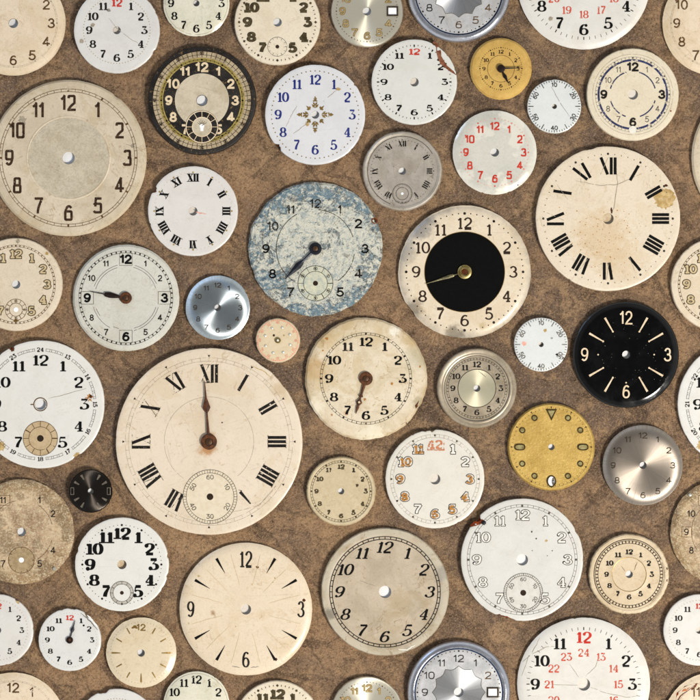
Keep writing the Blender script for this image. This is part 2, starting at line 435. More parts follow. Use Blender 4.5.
    def romans(s, r, H, t=.17, thin=.035, mat='black', nums=range(1, 13), thinmat=None, ry=None, serif=True, sp=1.75, z=.16):
        for k in nums:
            segs, W = roman_strokes(k, H, t, thin, sp=sp); a = -R_(30*k); ca, sa = math.cos(a), math.sin(a); p = clock(k, r, ry)
            T = lambda q: (p[0]+q[0]*ca-q[1]*sa, p[1]+q[0]*sa+q[1]*ca)
            A = MB(); B = MB(); zz = z
            for q0, q1, w, kind in segs:
                if kind == 0: A.line(T(q0), T(q1), w, zz, s.h)
                else: B.line(T(q0), T(q1), w, zz, s.h)
                zz += .012
            if serif:
                for y in (-H/2, H/2): B.line(T((-W/2-t*H*.3, y)), T((W/2+t*H*.3, y)), thin*H, zz, s.h); zz += .012
            o = s.add(A, 'numeral', mat)
            if B.v: s.add(B, 'hairline', thinmat or mat, o)
    def rail(s, r1, r2, w=.35, n=60, mat='black', tick=.35, big=None, cx=0, cy=0, name='minute_track', parent=None, z=.14, a0=0, a1=360):
        mb = MB()
        if w > 0:
            mb.ring(r1-w/2, r1+w/2, z, s.h, 120, a0, a1, cx, cy)
            if r2: mb.ring(r2-w/2, r2+w/2, z, s.h, 120, a0, a1, cx, cy)
        for k in range(n):
            if tick > 0 and not (big and k % 5 == 0):
                a = 2*math.pi*k/n
                mb.line((cx+r1*math.cos(a), cy+r1*math.sin(a)), (cx+(r2 or r1+2)*math.cos(a), cy+(r2 or r1+2)*math.sin(a)), tick, z+.012, s.h)
        if big:
            for k in range(12):
                a = R_(30*k); m = ((r1+(r2 or r1))/2); c = (cx+m*math.cos(a), cy+m*math.sin(a))
                if big[0] == 'sq':
                    mb.line((c[0]-math.cos(a)*big[1], c[1]-math.sin(a)*big[1]), (c[0]+math.cos(a)*big[1], c[1]+math.sin(a)*big[1]), big[1]*1.5, z+.03, s.h)
                elif big[0] == 'dia':
                    mb.fan(c[0], c[1], big[1], big[1], z+.03, s.h, 4, a)
                elif big[0] == 'tri':
                    c = (cx+(m+big[2])*math.cos(a), cy+(m+big[2])*math.sin(a)); mb.fan(c[0], c[1], big[1], big[1], z+.03, s.h, 3, a+math.pi)
                else: mb.fan(c[0], c[1], big[1], big[1], z+.03, s.h, 12)
        return s.add(mb, name, mat, parent)
    def ticks(s, r1, r2, w, n=60, mat='black', skip5=False, only=None, cx=0, cy=0, name='minute_track', w2=None, z=.15, parent=None, shrink=None):
        mb = MB()
        for k in range(n):
            if skip5 and k % 5 == 0: continue
            if only is not None and k not in only: continue
            a = math.pi/2-2*math.pi*k/n
            mb.line((cx+r1*math.cos(a), cy+r1*math.sin(a)), (cx+r2*math.cos(a), cy+r2*math.sin(a)), w, z, s.h, w2)
        return s.add(mb, name, mat, parent)
    def dots(s, r, rad, n=60, mat='black', big=None, bigmat=None, cx=0, cy=0, name='minute_dots', z=.15, parent=None):
        mb = MB(); mb2 = MB()
        for k in range(n):
            a = math.pi/2-2*math.pi*k/n
            if big and k % 5 == 0: mb2.fan(cx+r*math.cos(a), cy+r*math.sin(a), big, big, z, s.h, 12); continue
            if rad: mb.fan(cx+r*math.cos(a), cy+r*math.sin(a), rad, rad, z, s.h, 8)
        if mb.v: s.add(mb, name, mat, parent)
        if mb2.v: s.add(mb2, 'hour_dots', bigmat or mat, parent)
    def ring(s, r1, r2, mat, name='printed_ring', z=.1, cx=0, cy=0, a0=0, a1=360, parent=None):
        mb = MB(); mb.ring(r1, r2, z, s.h, 128, a0, a1, cx, cy)
        if r1 <= 0.01: mb = MB(); mb.ring(.02, r2, z, s.h, 96, 0, 360, cx, cy)
        return s.add(mb, name, mat, parent)
    def sub(s, cx, cy, r, base=None, ring_mat='grey', inner=None, hole=1.8, digits=None, dmat='grey', tick=60, tw=.3, st=None, dH=3.0, r_d=None, step=True, hm='hole_dark', tl=2.0):
        """small seconds dial: its own sunk disc with a track, sometimes figures, and a pivot hole"""
        mb = MB()
        if base:
            mb.ring(.02, r, .12, s.h, 64, 0, 360, cx, cy)
            b = s.add(mb, 'seconds_subdial', base)
        else:
            mb.ring(r-.25, r+.25, .12, s.h, 64, 0, 360, cx, cy); b = s.add(mb, 'seconds_subdial', ring_mat)
        t = MB()
        if base: t.ring(r-.3, r+.2, .2, s.h, 64, 0, 360, cx, cy)
        if inner: t.ring(inner-.25, inner+.25, .2, s.h, 64, 0, 360, cx, cy)
        for k in range(tick):
            a = 2*math.pi*k/tick; t.line((cx+(r-tl)*math.cos(a), cy+(r-tl)*math.sin(a)), (cx+r*math.cos(a), cy+r*math.sin(a)), tw if k % 5 else tw*1.8, .21, s.h)
        if t.v: s.add(t, 'seconds_track', ring_mat, b)
        if digits:
            for k, d in digits.items():
                m = MB(); p = clock(k, r_d or r*.7); draw_text(m, d, st or Style('mono', t=.14, wx=.85), dH, (p[0]+cx, p[1]+cy), (-R_(30*k) if not 3 < k < 9 else -R_(30*k)+math.pi), .22, s.h)
                s.add(m, 'numeral', dmat, b)
        if hole:
            m = MB(); m.ring(.02, hole, .24, s.h, 24, 0, 360, cx, cy); s.add(m, 'pivot_hole', hm, b)
        return b
    def crack(s, pts, w=.35, mat='hair', name='crack'):
        mb = MB(); P = [pts[0]]
        r = random.Random(int(sum(p[0] for p in pts)*11))
        for a, b in zip(pts, pts[1:]):
            for k in range(1, 6):
                t = k/5; j = 0 if k == 5 else .35
                P.append((a[0]+(b[0]-a[0])*t+r.uniform(-j, j), a[1]+(b[1]-a[1])*t+r.uniform(-j, j)))
        mb.stroke(P, lambda dx, dy, u: w*(.6+.8*math.sin(math.pi*min(1, max(0, u)))), .13, s.h)
        s.add(mb, name, mat)
    def blot(s, x, y, r, mat, name='stain', z=.12, ry=None, seed=1, n=26, rough=.3, ang=0):
        rr = random.Random(seed*31+int(x*5)); mb = MB(); ca, sa = math.cos(R_(ang)), math.sin(R_(ang)); P = []
        for k in range(n):
            a = 2*math.pi*k/n; q = 1+rr.uniform(-rough, rough); u, v = r*q*math.cos(a), (ry or r)*q*math.sin(a)
            P.append((x+u*ca-v*sa, y+u*sa+v*ca))
        i = len(mb.v); mb.v.append((x, y, s.h(x, y)+z))
        for p in P: mb.v.append((p[0], p[1], s.h(*p)+z))
        for k in range(n): mb.f.append((i, i+1+k, i+1+(k+1) % n))
        return s.add(mb, name, mat)
    def blotch(s, pts, mat, name='exposed_copper', z=.14, raise_=0):
        mb = MB(); cx = sum(p[0] for p in pts)/len(pts); cy = sum(p[1] for p in pts)/len(pts)
        mb.poly(pts, z, s.h); return s.add(mb, name, mat)
    def hub(s, r, mat, z=3.0, cap=None, name='hub', x=0, y=0, hole=None):
        mb = MB(); t = s.top
        hr = r*.42
        P = [(r, t-1.0), (r, t+z*.75), (r*.9, t+z*.95), (r*.62, t+z)]
        if cap: P += [(hr*1.25, t+z), (hr*1.2, t+z-.8), (.01, t+z-.8)]
        else: P += [(.3*r, t+z+.1), (.01, t+z+.15)]
        mb.lathe([(a, b) for a, b in P], 40)
        mb.v = [(a+x, b+y, c) for a, b, c in mb.v]
        o = s.add(mb, name, mat, None, None, 35)
        o.data.flip_normals() if False else None
        if cap:
            m = MB(); m.lathe([(hr, t+z-.9), (hr, t+z-.3), (hr*.8, t+z), (.01, t+z+.1)], 28); m.v = [(a+x, b+y, c) for a, b, c in m.v]
            s.add(m, 'pin', cap, o, None, 35)
        return o
    def hand(s, ang, outline, mat, z=1.2, th=.7, name='hour_hand', holes=None):
        """outline: (distance, half width) pairs along the hand; ang clock degrees"""
        a = R_(90-ang); ca, sa = math.cos(a), math.sin(a)
        P = [(d*ca-w*sa*-1*-1, d*sa+w*ca) for d, w in outline]
        L = [(d*ca-w*sa, d*sa+w*ca) for d, w in outline]; Rr = [(d*ca+w*sa, d*sa-w*ca) for d, w in outline]
        mb = MB(); n = len(L); t = s.top+z
        for p in L: mb.v.append((p[0], p[1], t+th*.55))
        for p in Rr: mb.v.append((p[0], p[1], t+th*.55))
        for (d, w) in outline: mb.v.append((d*ca, d*sa, t+th))
        for p in L: mb.v.append((p[0], p[1], t))
        for p in Rr: mb.v.append((p[0], p[1], t))
        for k in range(n-1):
            mb.f.append((k, 2*n+k, 2*n+k+1, k+1)); mb.f.append((n+k, n+k+1, 2*n+k+1, 2*n+k))
            mb.f.append((3*n+k, k, k+1, 3*n+k+1)); mb.f.append((4*n+k, 4*n+k+1, n+k+1, n+k))
        return s.add(mb, name, mat)

def window(d, x, y, w, h_, mat='paper_white', frame='silver_line'):
    """date window: pale opening with a raised bevelled frame"""
    mb = MB(); t = d.h(x, y)
    o = [(-w/2, -h_/2), (w/2, -h_/2), (w/2, h_/2), (-w/2, h_/2)]; f = 1.4
    oo = [(-w/2-f, -h_/2-f), (w/2+f, -h_/2-f), (w/2+f, h_/2+f), (-w/2-f, h_/2+f)]
    for q, z in ((oo, t+.1), (oo, t+.8), (o, t+.9), (o, t+.15)):
        for a, b in q: mb.v.append((x+a, y+b, z))
    for lv in range(3):
        for k in range(4): i = lv*4; mb.f.append((i+k, i+(k+1) % 4, i+4+(k+1) % 4, i+4+k))
    p = d.add(mb, 'date_window', frame)
    m = MB(); m.poly([(x+a, y+b) for a, b in o], .12, d.h); d.add(m, 'window_opening', mat, p)

DIALS = {}
DOME = [(0, .6), (-22, .4), (-12, -.1), (-6, -.9), (-2.5, -2.0), (-1, -2.6), (0, -3.2)]
FLAT = [(0, 0), (-2.2, 0), (-.8, -.3), (0, -1.0)]
ENAM = [(0, .25), (-14, .2), (-3, .05), (-1.1, -.08), (-.4, -.4), (0, -1.1)]

DID = Style(t=.20, thin=.055)
DIDB = Style(t=.27, thin=.06, wx=1.15)
DIDW = Style(t=.30, thin=.07, wx=1.45, heavy_base=True, ball=False)
MONO = Style('mono', t=.13, flat3=False)
MONOB = Style('mono', t=.19, flat3=False, wx=1.05)
MONOL = Style('mono', t=.1, flat3=False)
COPPER = K['copper_brown']
# ---------------------------------------------------------------- the dials
M = {}
M['cream_a'] = plate_mat('cream_lacquer', '#e2d2b8', '#d3c09f', mott=.6, msc=2.2, spots=[('#a17c4c', 9, .70, .5), ('#6d5133', 30, .74, .5)], rim=('#c4ae84', 44, 60, .5))
d = DIALS['A'] = Dial(14, 24, 52, M['cream_a'], 'cream dial with thin brown figures 2 to 6 cut by the top left corner', hole=4.7, prof=DOME, backing=COPPER, notch=[])
d.nums(38, 10, Style('mono', t=.14, flat3=False, wx=.95), 'brown', nums=[2, 3, 4, 5, 6, 7, 8, 9, 10, 12], ry=37)
d.nums(37.5, 10, Style('mono', t=.11, flat3=False), 'brown', nums=[1, 11])
d.rail(43, 44.2, .14, 60, 'hair', .25, ('dot', .75))
d.blotch([(-39.5, 22), (-38, 31), (-35, 37.5), (-29, 38.6), (-24, 40), (-17, 41.5), (-19, 37.5), (-25, 35), (-30, 31.5), (-34, 28), (-37, 23)], 'rust', 'rusty_bare_patch')
d.blotch([(-33, 33), (-31, 35.5), (-25, 37.3), (-28, 33.8)], 'vermilion', 'rusty_bare_patch', .2)

M['enamel_f'] = enamel('white_enamel_speckled', '#dfddd9', '#cfccc8', spots=[('#8d7a6c', 20, .72, .5)])
d = DIALS['F'] = Dial(117.3, 31, 43, M['enamel_f'], 'white enamel dial with ring of tiny gold dots beside the cream corner dial', hole=3.8, prof=ENAM, backing=COPPER, notch=[(108, 2.2, 5), (330, .9, 2), (23, .5, 2)], hole_mat='hole_white')
d.nums(27.6, 7.6, Style(t=.25, thin=.07, wx=1.05), 'black', over={12: 'red'}, labels={12: 'red 12'})
d.dots(33.2, .42, 72, 'gold_dot')
d.crack([(-8, 12), (0, 2), (14, -9), (27, -16)], .3); d.blot(-35, -11, 2, 'hair', seed=4); d.blot(-8, 20, 1.6, 'grey_line', seed=2); d.blot(-24, 5, 2, 'hair', seed=5)

M['pearl_g'] = plate_mat('pearly_green_white', '#e2dfcb', '#d0cfb8', mott=.8, msc=4, rough=.22, coat=.6, bump=.02)
d = DIALS['G'] = Dial(196.7, 4, 33, M['pearl_g'], 'glossy pale green dial with bold black figures 9 to 3 cut by the top edge', hole=3.1, prof=[(0, .8), (-12, .3), (-5, -.6), (-1.5, -2), (0, -3)])
d.nums(25.3, 7.8, Style(t=.22, thin=.07), 'jet'); d.ring(31, 31.3, 'hair')

M['cream_h'] = plate_mat('matte_cream', '#e4dac3', '#d6cbb2', mott=.4, msc=3, spots=[('#8d7a55', 24, .74, .5)])
d = DIALS['H'] = Dial(277.5, 23, 43, M['cream_h'], 'matte cream dial with thick dark olive outlined figures and a faint small seconds ring', hole=4.2, prof=FLAT)
d.nums(30, 9.4, Style(t=.30, thin=.14, wx=1.12, heavy_base=True, ball=False), 'olive', nums=[1, 2, 3, 4, 5, 7, 8, 9, 10, 11, 12], ry=29.5, outline=('olive', .8))
d.rail(37.3, 39, 0, 60, 'olive', .7, ('dia', 1.5))
b = d.sub(0, -24.5, 9.6, None, 'grey_line', None, 1.8, None, tick=12, tw=.35, tl=2.2)

M['steel_i'] = metal_mat('brushed_champagne_metal', '#ded8c6', .40, .9, .885, c2='#bdb5a0', metal=.6)
d = DIALS['I'] = Dial(367, 12, 36, M['steel_i'], 'brushed champagne metal dial with a square date window cut by the top edge', hole=4.1, prof=FLAT)
d.nums(24.5, 7.2, Style('mono', t=.13, flat3=False, wx=1.1, sq=2.6), 'gold', nums=[1, 2, 4, 5, 6, 7, 8, 9, 10, 11, 12], outline=('gold_pale', .9))
d.dots(30.5, .45, 60, 'brown', .7); window(d, 25.5, 0, 8.5, 7, frame='num_steel')

M['silver_j'] = plate_mat('silvered_white', '#d6d8d8', '#c4c6c6', mott=.5, msc=3, rough=.3, metal=.35)
M['bezel_j'] = plate_mat('pale_steel_bezel', '#bfc4ce', '#a4abb8', mott=.6, msc=3, rough=.22, metal=.75)
d = DIALS['J'] = Dial(458.5, -8.5, 51.2, M['silver_j'], 'silver dial in a pale steel bezel with a scalloped centre cut by the top edge', hole=4.7, prof=[(0, 0), (-8, 0), (0, -.2)])
mb = MB(); t = d.top
mb.lathe([(44.0, t+.05), (44.2, t+1.5), (44.9, t+2.7), (46.0, t+3.0), (48.5, t+2.2), (50.4, t+.6), (51.4, t-1.4), (51.4, t-2.4)], 160)
b = d.add(mb, 'bezel', M['bezel_j'], None, None, 40)
d.ring(42.9, 43.95, ink('blued_groove', '#1c2d4a', rough=.3, metal=.5, c2='#34507c'), 'bezel_groove', .14)  # dark blue ring paints the shade inside the bezel
d.dots(41.3, .55, 60, 'black', .9)
d.nums(33.8, 7.4, Style('mono', t=.12, flat3=False, wx=1.18, sq=2.8), 'brown', nums=[1, 2, 4, 5, 6, 7, 8, 9, 10, 11, 12], over={k: 'black' for k in (1, 7, 8, 9, 10, 11, 12)})
mb = MB(); N_ = 12; pts = []
for k in range(N_):
    for q in range(8):
        u = q/8; a = 90-30*(k+u); r = 23.2+3.2*(abs(2*u-1)**1.7); pts.append((r*math.cos(R_(a)), r*math.sin(R_(a))))
cen = metal_mat('sunray_silver', '#d9dadc', .45, .8, .0, mott=.1)
c_ = MB(); c_.v.append((0, 0, d.top+.13))
for p in pts: c_.v.append((p[0], p[1], d.top+.13))
n_ = len(pts)
for k in range(n_): c_.f.append((0, 1+(k+1) % n_, 1+k))
c_.v = [(x, y, z) for x, y, z in c_.v]
cen_o = MB()
for k in range(n_):
    a = pts[k]; b2 = pts[(k+1) % n_]; f_ = 4.9/math.hypot(*a); g_ = 4.9/math.hypot(*b2)
    cen_o.poly([(a[0]*f_, a[1]*f_), a, b2, (b2[0]*g_, b2[1]*g_)], .13, d.h)
d.add(cen_o, 'scalloped_centre', cen)
mb = MB(); mb.stroke(pts+[pts[0]], lambda *_: .5, .2, d.h, True); d.add(mb, 'scallop_line', 'grey')
window(d, 34, 0, 9, 7.4, frame='num_steel'); d.crack([(-8, 48.6), (-6, 46.7)], 1.1, 'hole_dark', 'scratch')

M['enamel_k'] = enamel('white_enamel_cracked', '#e2dfd8', '#d2cdc4')
d = DIALS['K'] = Dial(583.3, -16.5, 66.3, M['enamel_k'], 'large white enamel dial showing red 17, 18 and 19, cut by the top edge', hole=6.2, prof=[(0, .5), (-14, .35), (-6, -.3), (-2.5, -1.3), (-.8, -2.2), (0, -3.0)], hole_mat='hole_white')
d.nums(48.5, 11, Style(t=.24, thin=.065, wx=1.02), 'jet', over={12: 'red'}, ry=46.8, labels={12: 'red 12'})
d.nums(34.5, 7.6, Style(t=.17, thin=.06, wx=.9), 'red_thin', txt={k: str(k+12) for k in range(1, 13)}, ry=31.6)
d.ticks(54, 57, .5, 60, 'grey', skip5=True); d.ticks(54, 57, .9, 12, 'black')
d.crack([(5, -2), (20, -8), (42, -13), (60, -11)]); d.crack([(-62, 8), (-55, 28), (-38, 37), (-26, 38)], .4); d.crack([(2, 8), (12, 18), (15, 30)]); d.crack([(-5, 7), (-14, 20)]); d.crack([(-6, -1), (-40, 0)])
d.crack([(-61, 22), (-52, 30), (-44, 46)], .4); d.blot(-33, -36, 2.2, 'hair', seed=3)

M['silver_l'] = plate_mat('aged_silvered_cream', '#dfd2b9', '#cdbfa4', mott=.7, msc=2.2, tide=.6, spots=[('#9c7f58', 11, .64, .45), ('#6a5440', 34, .74, .4)], rough=.4, metal=.15, rim=('#b7a582', 62, 90, .6))
M['silver_l2'] = plate_mat('satin_silver_centre', '#ddd3bb', '#c8bda2', mott=.8, msc=3.5, fine=.2, dust=.9, rough=.4, metal=.25)
d = DIALS['L'] = Dial(69, 158.3, 78, M['silver_l'], 'large aged cream dial with tall art deco figures and satin centre', hole=6.2, prof=[(0, .0), (40.2, .0), (40.8, .5), (41.6, .5), (42.2, 0), (-5, -.1), (-2, -.5), (0, -1.6)], notch=[(52, .8, 3)])
d.ring(6.6, 40.0, M['silver_l2'], 'centre_disc', .1)
d.nums(59, 16.2, Style('mono', t=.14, wx=.68, sq=9, flat3=False, gap=.10), 'umber', ry=54.8)
d.rail(66.2, 68.8, .45, 60, 'brown', .35, ('sq', 1.15))
d.crack([(56, 14), (66, 11), (77, 9)], .4); d.crack([(-50, 44), (-40, 48)]); d.blot(-46, 37, 4, 'hair', seed=3); d.blot(64, 12, 2, 'hair', seed=8)

# ---- black and gold
M['b1'] = plate_mat('worn_black_lacquer', '#120e0b', '#1e1712', mott=.6, msc=6, rough=.5, tide=0, scr=0, dust=0, spots=[('#7d6238', 24, .62, .7)], grit=('#a08b60', 70, .655, .7))
M['s1'] = plate_mat('worn_silver', '#cdc3ab', '#b5aa90', mott=.7, msc=9, rough=.5, metal=.0, spots=[('#7d6a45', 16, .70, .5)], grit=('#6b6455', 60, .66, .5))
d = DIALS['1'] = Dial(202.2, 101, 54.2, M['b1'], 'black dial with a yellow gold ring, silver centre disc and white figures', hole=5.3, prof=FLAT, wob=.5)
d.ring(42.6, 49.2, plate_mat('browned_silver', '#b9a98a', '#98886a', mott=.8, msc=7, rough=.5, spots=[('#6b5430', 18, .60, .6)]), 'seconds_scale', .1)
d.ticks(43.2, 49.2, .5, 60, 'hole_dark', z=.2, name='second_ticks'); d.ring(45.3, 45.7, 'hole_dark', 'printed_ring', .24); d.ring(48.9, 49.4, 'hole_dark', 'printed_ring', .24)
d.nums(47.2, 2.9, Style('mono', t=.17, wx=.9), 'hole_dark', txt={k: str(5*k) for k in range(1, 13)}, rot=True, z=.3)
yg = ink('yellow_gold_ring', '#8f7d45', rough=.55, c2='#b8a362', worn=.3, wsc=20)
d.ring(41.4, 42.5, yg, 'gold_ring', .2); d.ring(38.8, 39.8, yg, 'gold_ring', .2); d.ring(39.8, 41.4, ink('dull_gold', '#6d5f30', c2='#8f8146'), 'gold_ring', .18); d.ticks(39.9, 41.3, .6, 60, 'jet', z=.3); d.dots(40.6, 0, 60, 'jet', .95, z=.36)
d.ring(5.6, 27, M['s1'], 'centre_disc', .12)
d.nums(33.2, 10, Style('mono', t=.2, flat3=False, wx=.95), 'cream', nums=[1, 2, 3, 4, 5, 7, 8, 9, 10, 11, 12], z=.2)
b = d.ring(0, 16.5, M['b1'], 'seconds_subdial', .3, 0, -26.4)
d.ring(9.2, 10, 'rose', 'printed_ring', .36, 0, -26.4, parent=b); d.ring(15.3, 16.2, 'rose', 'printed_ring', .36, 0, -26.4, parent=b); d.ring(0, 9.2, M['s1'], 'centre_disc', .36, 0, -26.4, parent=b)
d.ticks(9.6, 15.8, .6, 12, 'rose', cx=0, cy=-26.4, name='seconds_track', z=.4, parent=b)
m = MB(); m.ring(.02, 2.3, .46, d.h, 20, 0, 360, 0, -25.7); m.line((0, -26), (0, -30.5), 3, .47, d.h); d.add(m, 'keyhole', 'paper_white', b)
m = MB()
for a in range(-60, 61, 24): m.line((0, -25), (5.5*math.sin(R_(a)), -25+6*math.cos(R_(a))), .7, .44+a*.0004, d.h, .2)
d.add(m, 'scorch_mark', 'hole_dark', b)

# ---- blue numerals
M['e2'] = enamel('cool_white_enamel', '#dedee0', '#cfd0d2')
d = DIALS['2'] = Dial(315.2, 115.2, 50.1, M['e2'], 'white enamel dial with blue figures and a gold ornament around the centre', hole=3.9, prof=ENAM, notch=[(221, 2.6, 4.2), (37, .9, 1.2)], backing=K['dark_rust'], hole_mat='paper_white')
d.nums(37, 9.6, Style(t=.20, thin=.06, wx=.88, flat3=True, gap=.1), 'blue', ry=35)
d.dots(43.6, .62, 60, 'gold_orn')
m = MB(); z_ = .15
for k in range(4):
    a = R_(90*k); ca, sa = math.cos(a), math.sin(a); T = lambda x, y: (x*ca-y*sa, x*sa+y*ca)
    def leaf(x, y, dx, dy, w):
        global z_
        z_ += .003
        m.poly([T(x, y), T(x+dx*.5-dy*w, y+dy*.5+dx*w), T(x+dx, y+dy), T(x+dx*.5+dy*w, y+dy*.5-dx*w)], z_, d.h)
    leaf(13, 0, 5.5, 0, .32); leaf(13.6, 0, 0, 2.6, .3); leaf(13.6, 0, 0, -2.6, .3)
    for sg in (1, -1):
        leaf(6.5, 0, 4, 3.4*sg, .22); leaf(9.5, 0, 3, 2.2*sg, .25); leaf(6.8, 1.0*sg, 4.2, 0, .2)
    x, y = 6.2, 6.2
    leaf(5.2, 5.2, 3.4, 0, .3); leaf(5.2, 5.2, 0, 3.4, .3); leaf(4.5, 4.5, 4.6, 4.6, .16)
d.add(m, 'gold_ornament', 'gold_orn')
d.crack([(8, 13), (16, 20), (24, 27)]); d.crack([(-29, -12), (-24, -1), (-18, 9)]); d.crack([(-22, -19), (-8, -9)]); d.blot(23, 25.5, 2.6, 'tan_stain', ry=1.3, seed=2); d.blot(-8, -9, 2, 'tan_stain', seed=9)

# ---- chipped white, red 12
M['e3'] = enamel('white_enamel', '#dddcd6', '#d0cec7')
d = DIALS['3'] = Dial(414.2, 82.6, 42.8, M['e3'], 'white enamel dial with red 12 and a brown crack across its upper right edge', hole=4.3, prof=ENAM, backing=COPPER, hole_mat='hole_white', notch=[(62, 1.2, 1.6), (17, .9, 1.3)])
d.nums(30.3, 6, Style(t=.32, thin=.09, wx=1.5, ball=False, heavy_base=True, gap=.12), 'jet', over={12: 'red'}, labels={12: 'red 12'})
d.ticks(35.8, 37.2, .5, 60, 'black', skip5=True); d.ticks(34.8, 37.2, 1.0, 12, 'jet', w2=1.4)
m = MB(); m.stroke([(18.6, 40), (21, 38.5), (23.4, 35), (24.4, 30), (25.2, 25), (28, 19.5), (32, 15), (37, 11), (42.2, 7.6)], lambda dx, dy, u: 1.6+2.8*math.sin(math.pi*min(1, u*1.05))*(1+.25*math.sin(u*23)), .3, d.h); d.add(m, 'exposed_copper', 'copper_brown')
for x, y in ((27, 19), (24, 22), (30, 15.5)): d.blot(x, y, 1.2, 'hole_dark', 'crack', .2, seed=int(x))

# ---- gold with hands
M['g4'] = plate_mat('matte_yellow_brass', '#d6b060', '#bf954a', mott=.6, msc=6, rough=.5, metal=.2, spots=[('#96702c', 14, .66, .4)])
d = DIALS['4'] = Dial(500.6, 69.3, 30.8, M['g4'], 'yellow brass dial with a black hub and two black hands', hole=0, prof=[(0, 0), (-6, 0), (-2, -.6), (0, -2)])
d.ring(13.2, 13.6, 'brown'); d.dots(21, .4, 60, 'hole_dark', .7)
d.nums(17, 3.6, Style(t=.24, thin=.1, wx=1.1, ball=False), 'hole_dark')
d.hand(88, [(0, .8), (6, .7), (14, .5), (21, .2)], 'black_hand', 2.3, name='minute_hand'); d.hand(153, [(0, 1), (4, .8), (6, 1.1), (9, 1.9), (12, 1), (17, .15)], 'black_hand', 1.2); d.hub(4.0, 'black_hand', 3.2)

# ---- small seconds dials
def seconds_dial(cx, cy, label, num, mat, inkm, seed):
    d = Dial(cx, cy, 27, mat, label, hole=2.4, prof=ENAM, backing=None, hole_mat='hole_white')
    d.ticks(24.2, 26.0, .5, 60, inkm, skip5=True, z=.35); d.ticks(23.6, 26.0, .7, 12, inkm, z=.35); d.ticks(20.8, 23.6, .6, 12, inkm, only=[1, 3, 5, 7, 9, 11] if seed == 1 else [1, 3, 5, 7, 9, 11], name='five_second_ticks', z=.35)
    d.nums(21.5, 4.4, Style('mono', t=.14, wx=1.0, flat3=False), inkm, nums=[2, 4, 6, 8, 10, 12], txt={12: '10', 2: '20', 4: '30', 6: '40', 8: '50', 10: '60'}, rot='flip', z=.35)
    return d
M['e5'] = enamel('blue_white_enamel', '#dfe2e0', '#d3d7d5')
d = seconds_dial(554, 107, 'small white seconds dial with a diagonal hairline crack, beside the yellow brass dial', 10, M['e5'], 'black', 1)
d.crack([(-3, 20), (5, 5), (15, -10)], .35, 'grey_line')
d = seconds_dial(540.7, 344.5, 'small white seconds dial with faded blurred figures, beside the black dial', 10, M['e5'], 'grey', 2)
d.blot(10.5, 6.5, 1, 'grey', seed=1); d.blot(16, -10, 1.3, 'black', seed=4); d.blot(-17, 1, 2.3, 'pale_red', seed=3); d.blot(4, 14, 1.6, 'tan_stain', seed=6); d.blot(22, -14, 1.2, 'black', seed=7)

# ---- pearl with red figures
M['p6'] = plate_mat('mother_of_pearl', '#e0dfd3', '#cfcfc3', dust=.2, tide=.12, scr=.1, mott=.9, msc=2.2, rough=.2, coat=.8, metal=.15, spots=[('#eee9dc', 3.4, .53, .8)], bump=.02)
d = DIALS['6'] = Dial(494.4, 152.8, 42, M['p6'], 'pearly grey dial with red square figures', hole=4.1, prof=[(0, .6), (-16, .5), (-8, 0), (-4, -.8), (-1.5, -1.8), (0, -3)])
d.nums(28.8, 8.2, Style('mono', t=.17, sq=5, flat3=False, wx=.85, gap=.1), 'red', ry=26.2)
d.rail(33.2, 34.2, 0, 60, 'pale_red', .8); d.dots(33.6, 0, 60, 'red', .8)
d.blot(23.5, -32.5, .9, 'hole_dark', seed=2)

# ---- cream with blue rings
M['c7'] = plate_mat('cream_card', '#ddd3ba', '#d1c6ab', mott=.4, msc=4, rough=.5, spots=[('#8c6a3a', 22, .75, .5)])
d = DIALS['7'] = Dial(632.1, 95, 46.2, M['c7'], 'cream dial with navy rings and bold 12, 3, 6 and 9', hole=5.0, prof=FLAT, hole_mat='hole_white')
d.ring(33.2, 35.2, 'navy', 'navy_ring', .12); d.ring(22.4, 23.6, 'navy', 'navy_ring', .12, a0=15, a1=74); d.ring(22.4, 23.6, 'navy', 'navy_ring', .12, a0=106, a1=166); d.ring(22.4, 23.6, 'navy', 'navy_ring', .12, a0=195, a1=252); d.ring(22.4, 23.6, 'navy', 'navy_ring', .12, a0=288, a1=345)
d.rail(35.4, 37.4, 0, 60, 'grey', .35, ('dot', .9)); d.ring(37.3, 37.6, 'grey_line'); d.ring(40, 40.3, 'hair')
d.nums(29, 9.2, Style('mono', t=.2, flat3=False, wx=.98, gap=.08), 'black', nums=[3, 6, 9, 12], ry=27.5, z=.25)
d.nums(28.5, 6, Style('mono', t=.11, flat3=False, wx=.9), 'grey', nums=[1, 2, 4, 5, 7, 8, 10, 11])
m = MB(); m.ring(.02, 3.9, .3, d.h, 32, 0, 360, 0, -35.2); d.add(m, 'small_hole', 'white'); d.blot(38, -16.5, .8, 'rust', seed=2)

# ---- large cream roman
M['c8'] = plate_mat('ivory_enamel_stained', '#e0d4bd', '#d8cab1', mott=.4, msc=2, rough=.38, coat=.2, patch=[(-6, -18, 34, '#c9a877', .42), (12, -42, 28, '#cbaf84', .35)], spots=[('#8b6236', 32, .70, .55)])
d = DIALS['8'] = Dial(607.4, 218.9, 72.3, M['c8'], 'large ivory dial with slim black roman numerals and a tan chip near its right edge', hole=5.4, prof=ENAM, backing=K['tan_stain'], notch=[(104, .9, 5)], hole_mat='rose')
d.romans(52.5, 17, .17, .02, 'jet', thinmat='hair', serif=False, sp=1.35)
d.rail(63.6, 64.8, 0, 60, 'grey', .6); d.dots(64.6, 0, 60, 'black', 1.15)
d.blot(56, 20, 9.5, 'tan_stain', 'tan_chip', ry=10, seed=5, n=40, rough=.16); d.blot(62, 22, 5, 'tan_stain', 'tan_chip', .2, seed=6); d.blot(58, 33, 2, 'dark_rust', 'stain', .22, ry=1, seed=8)
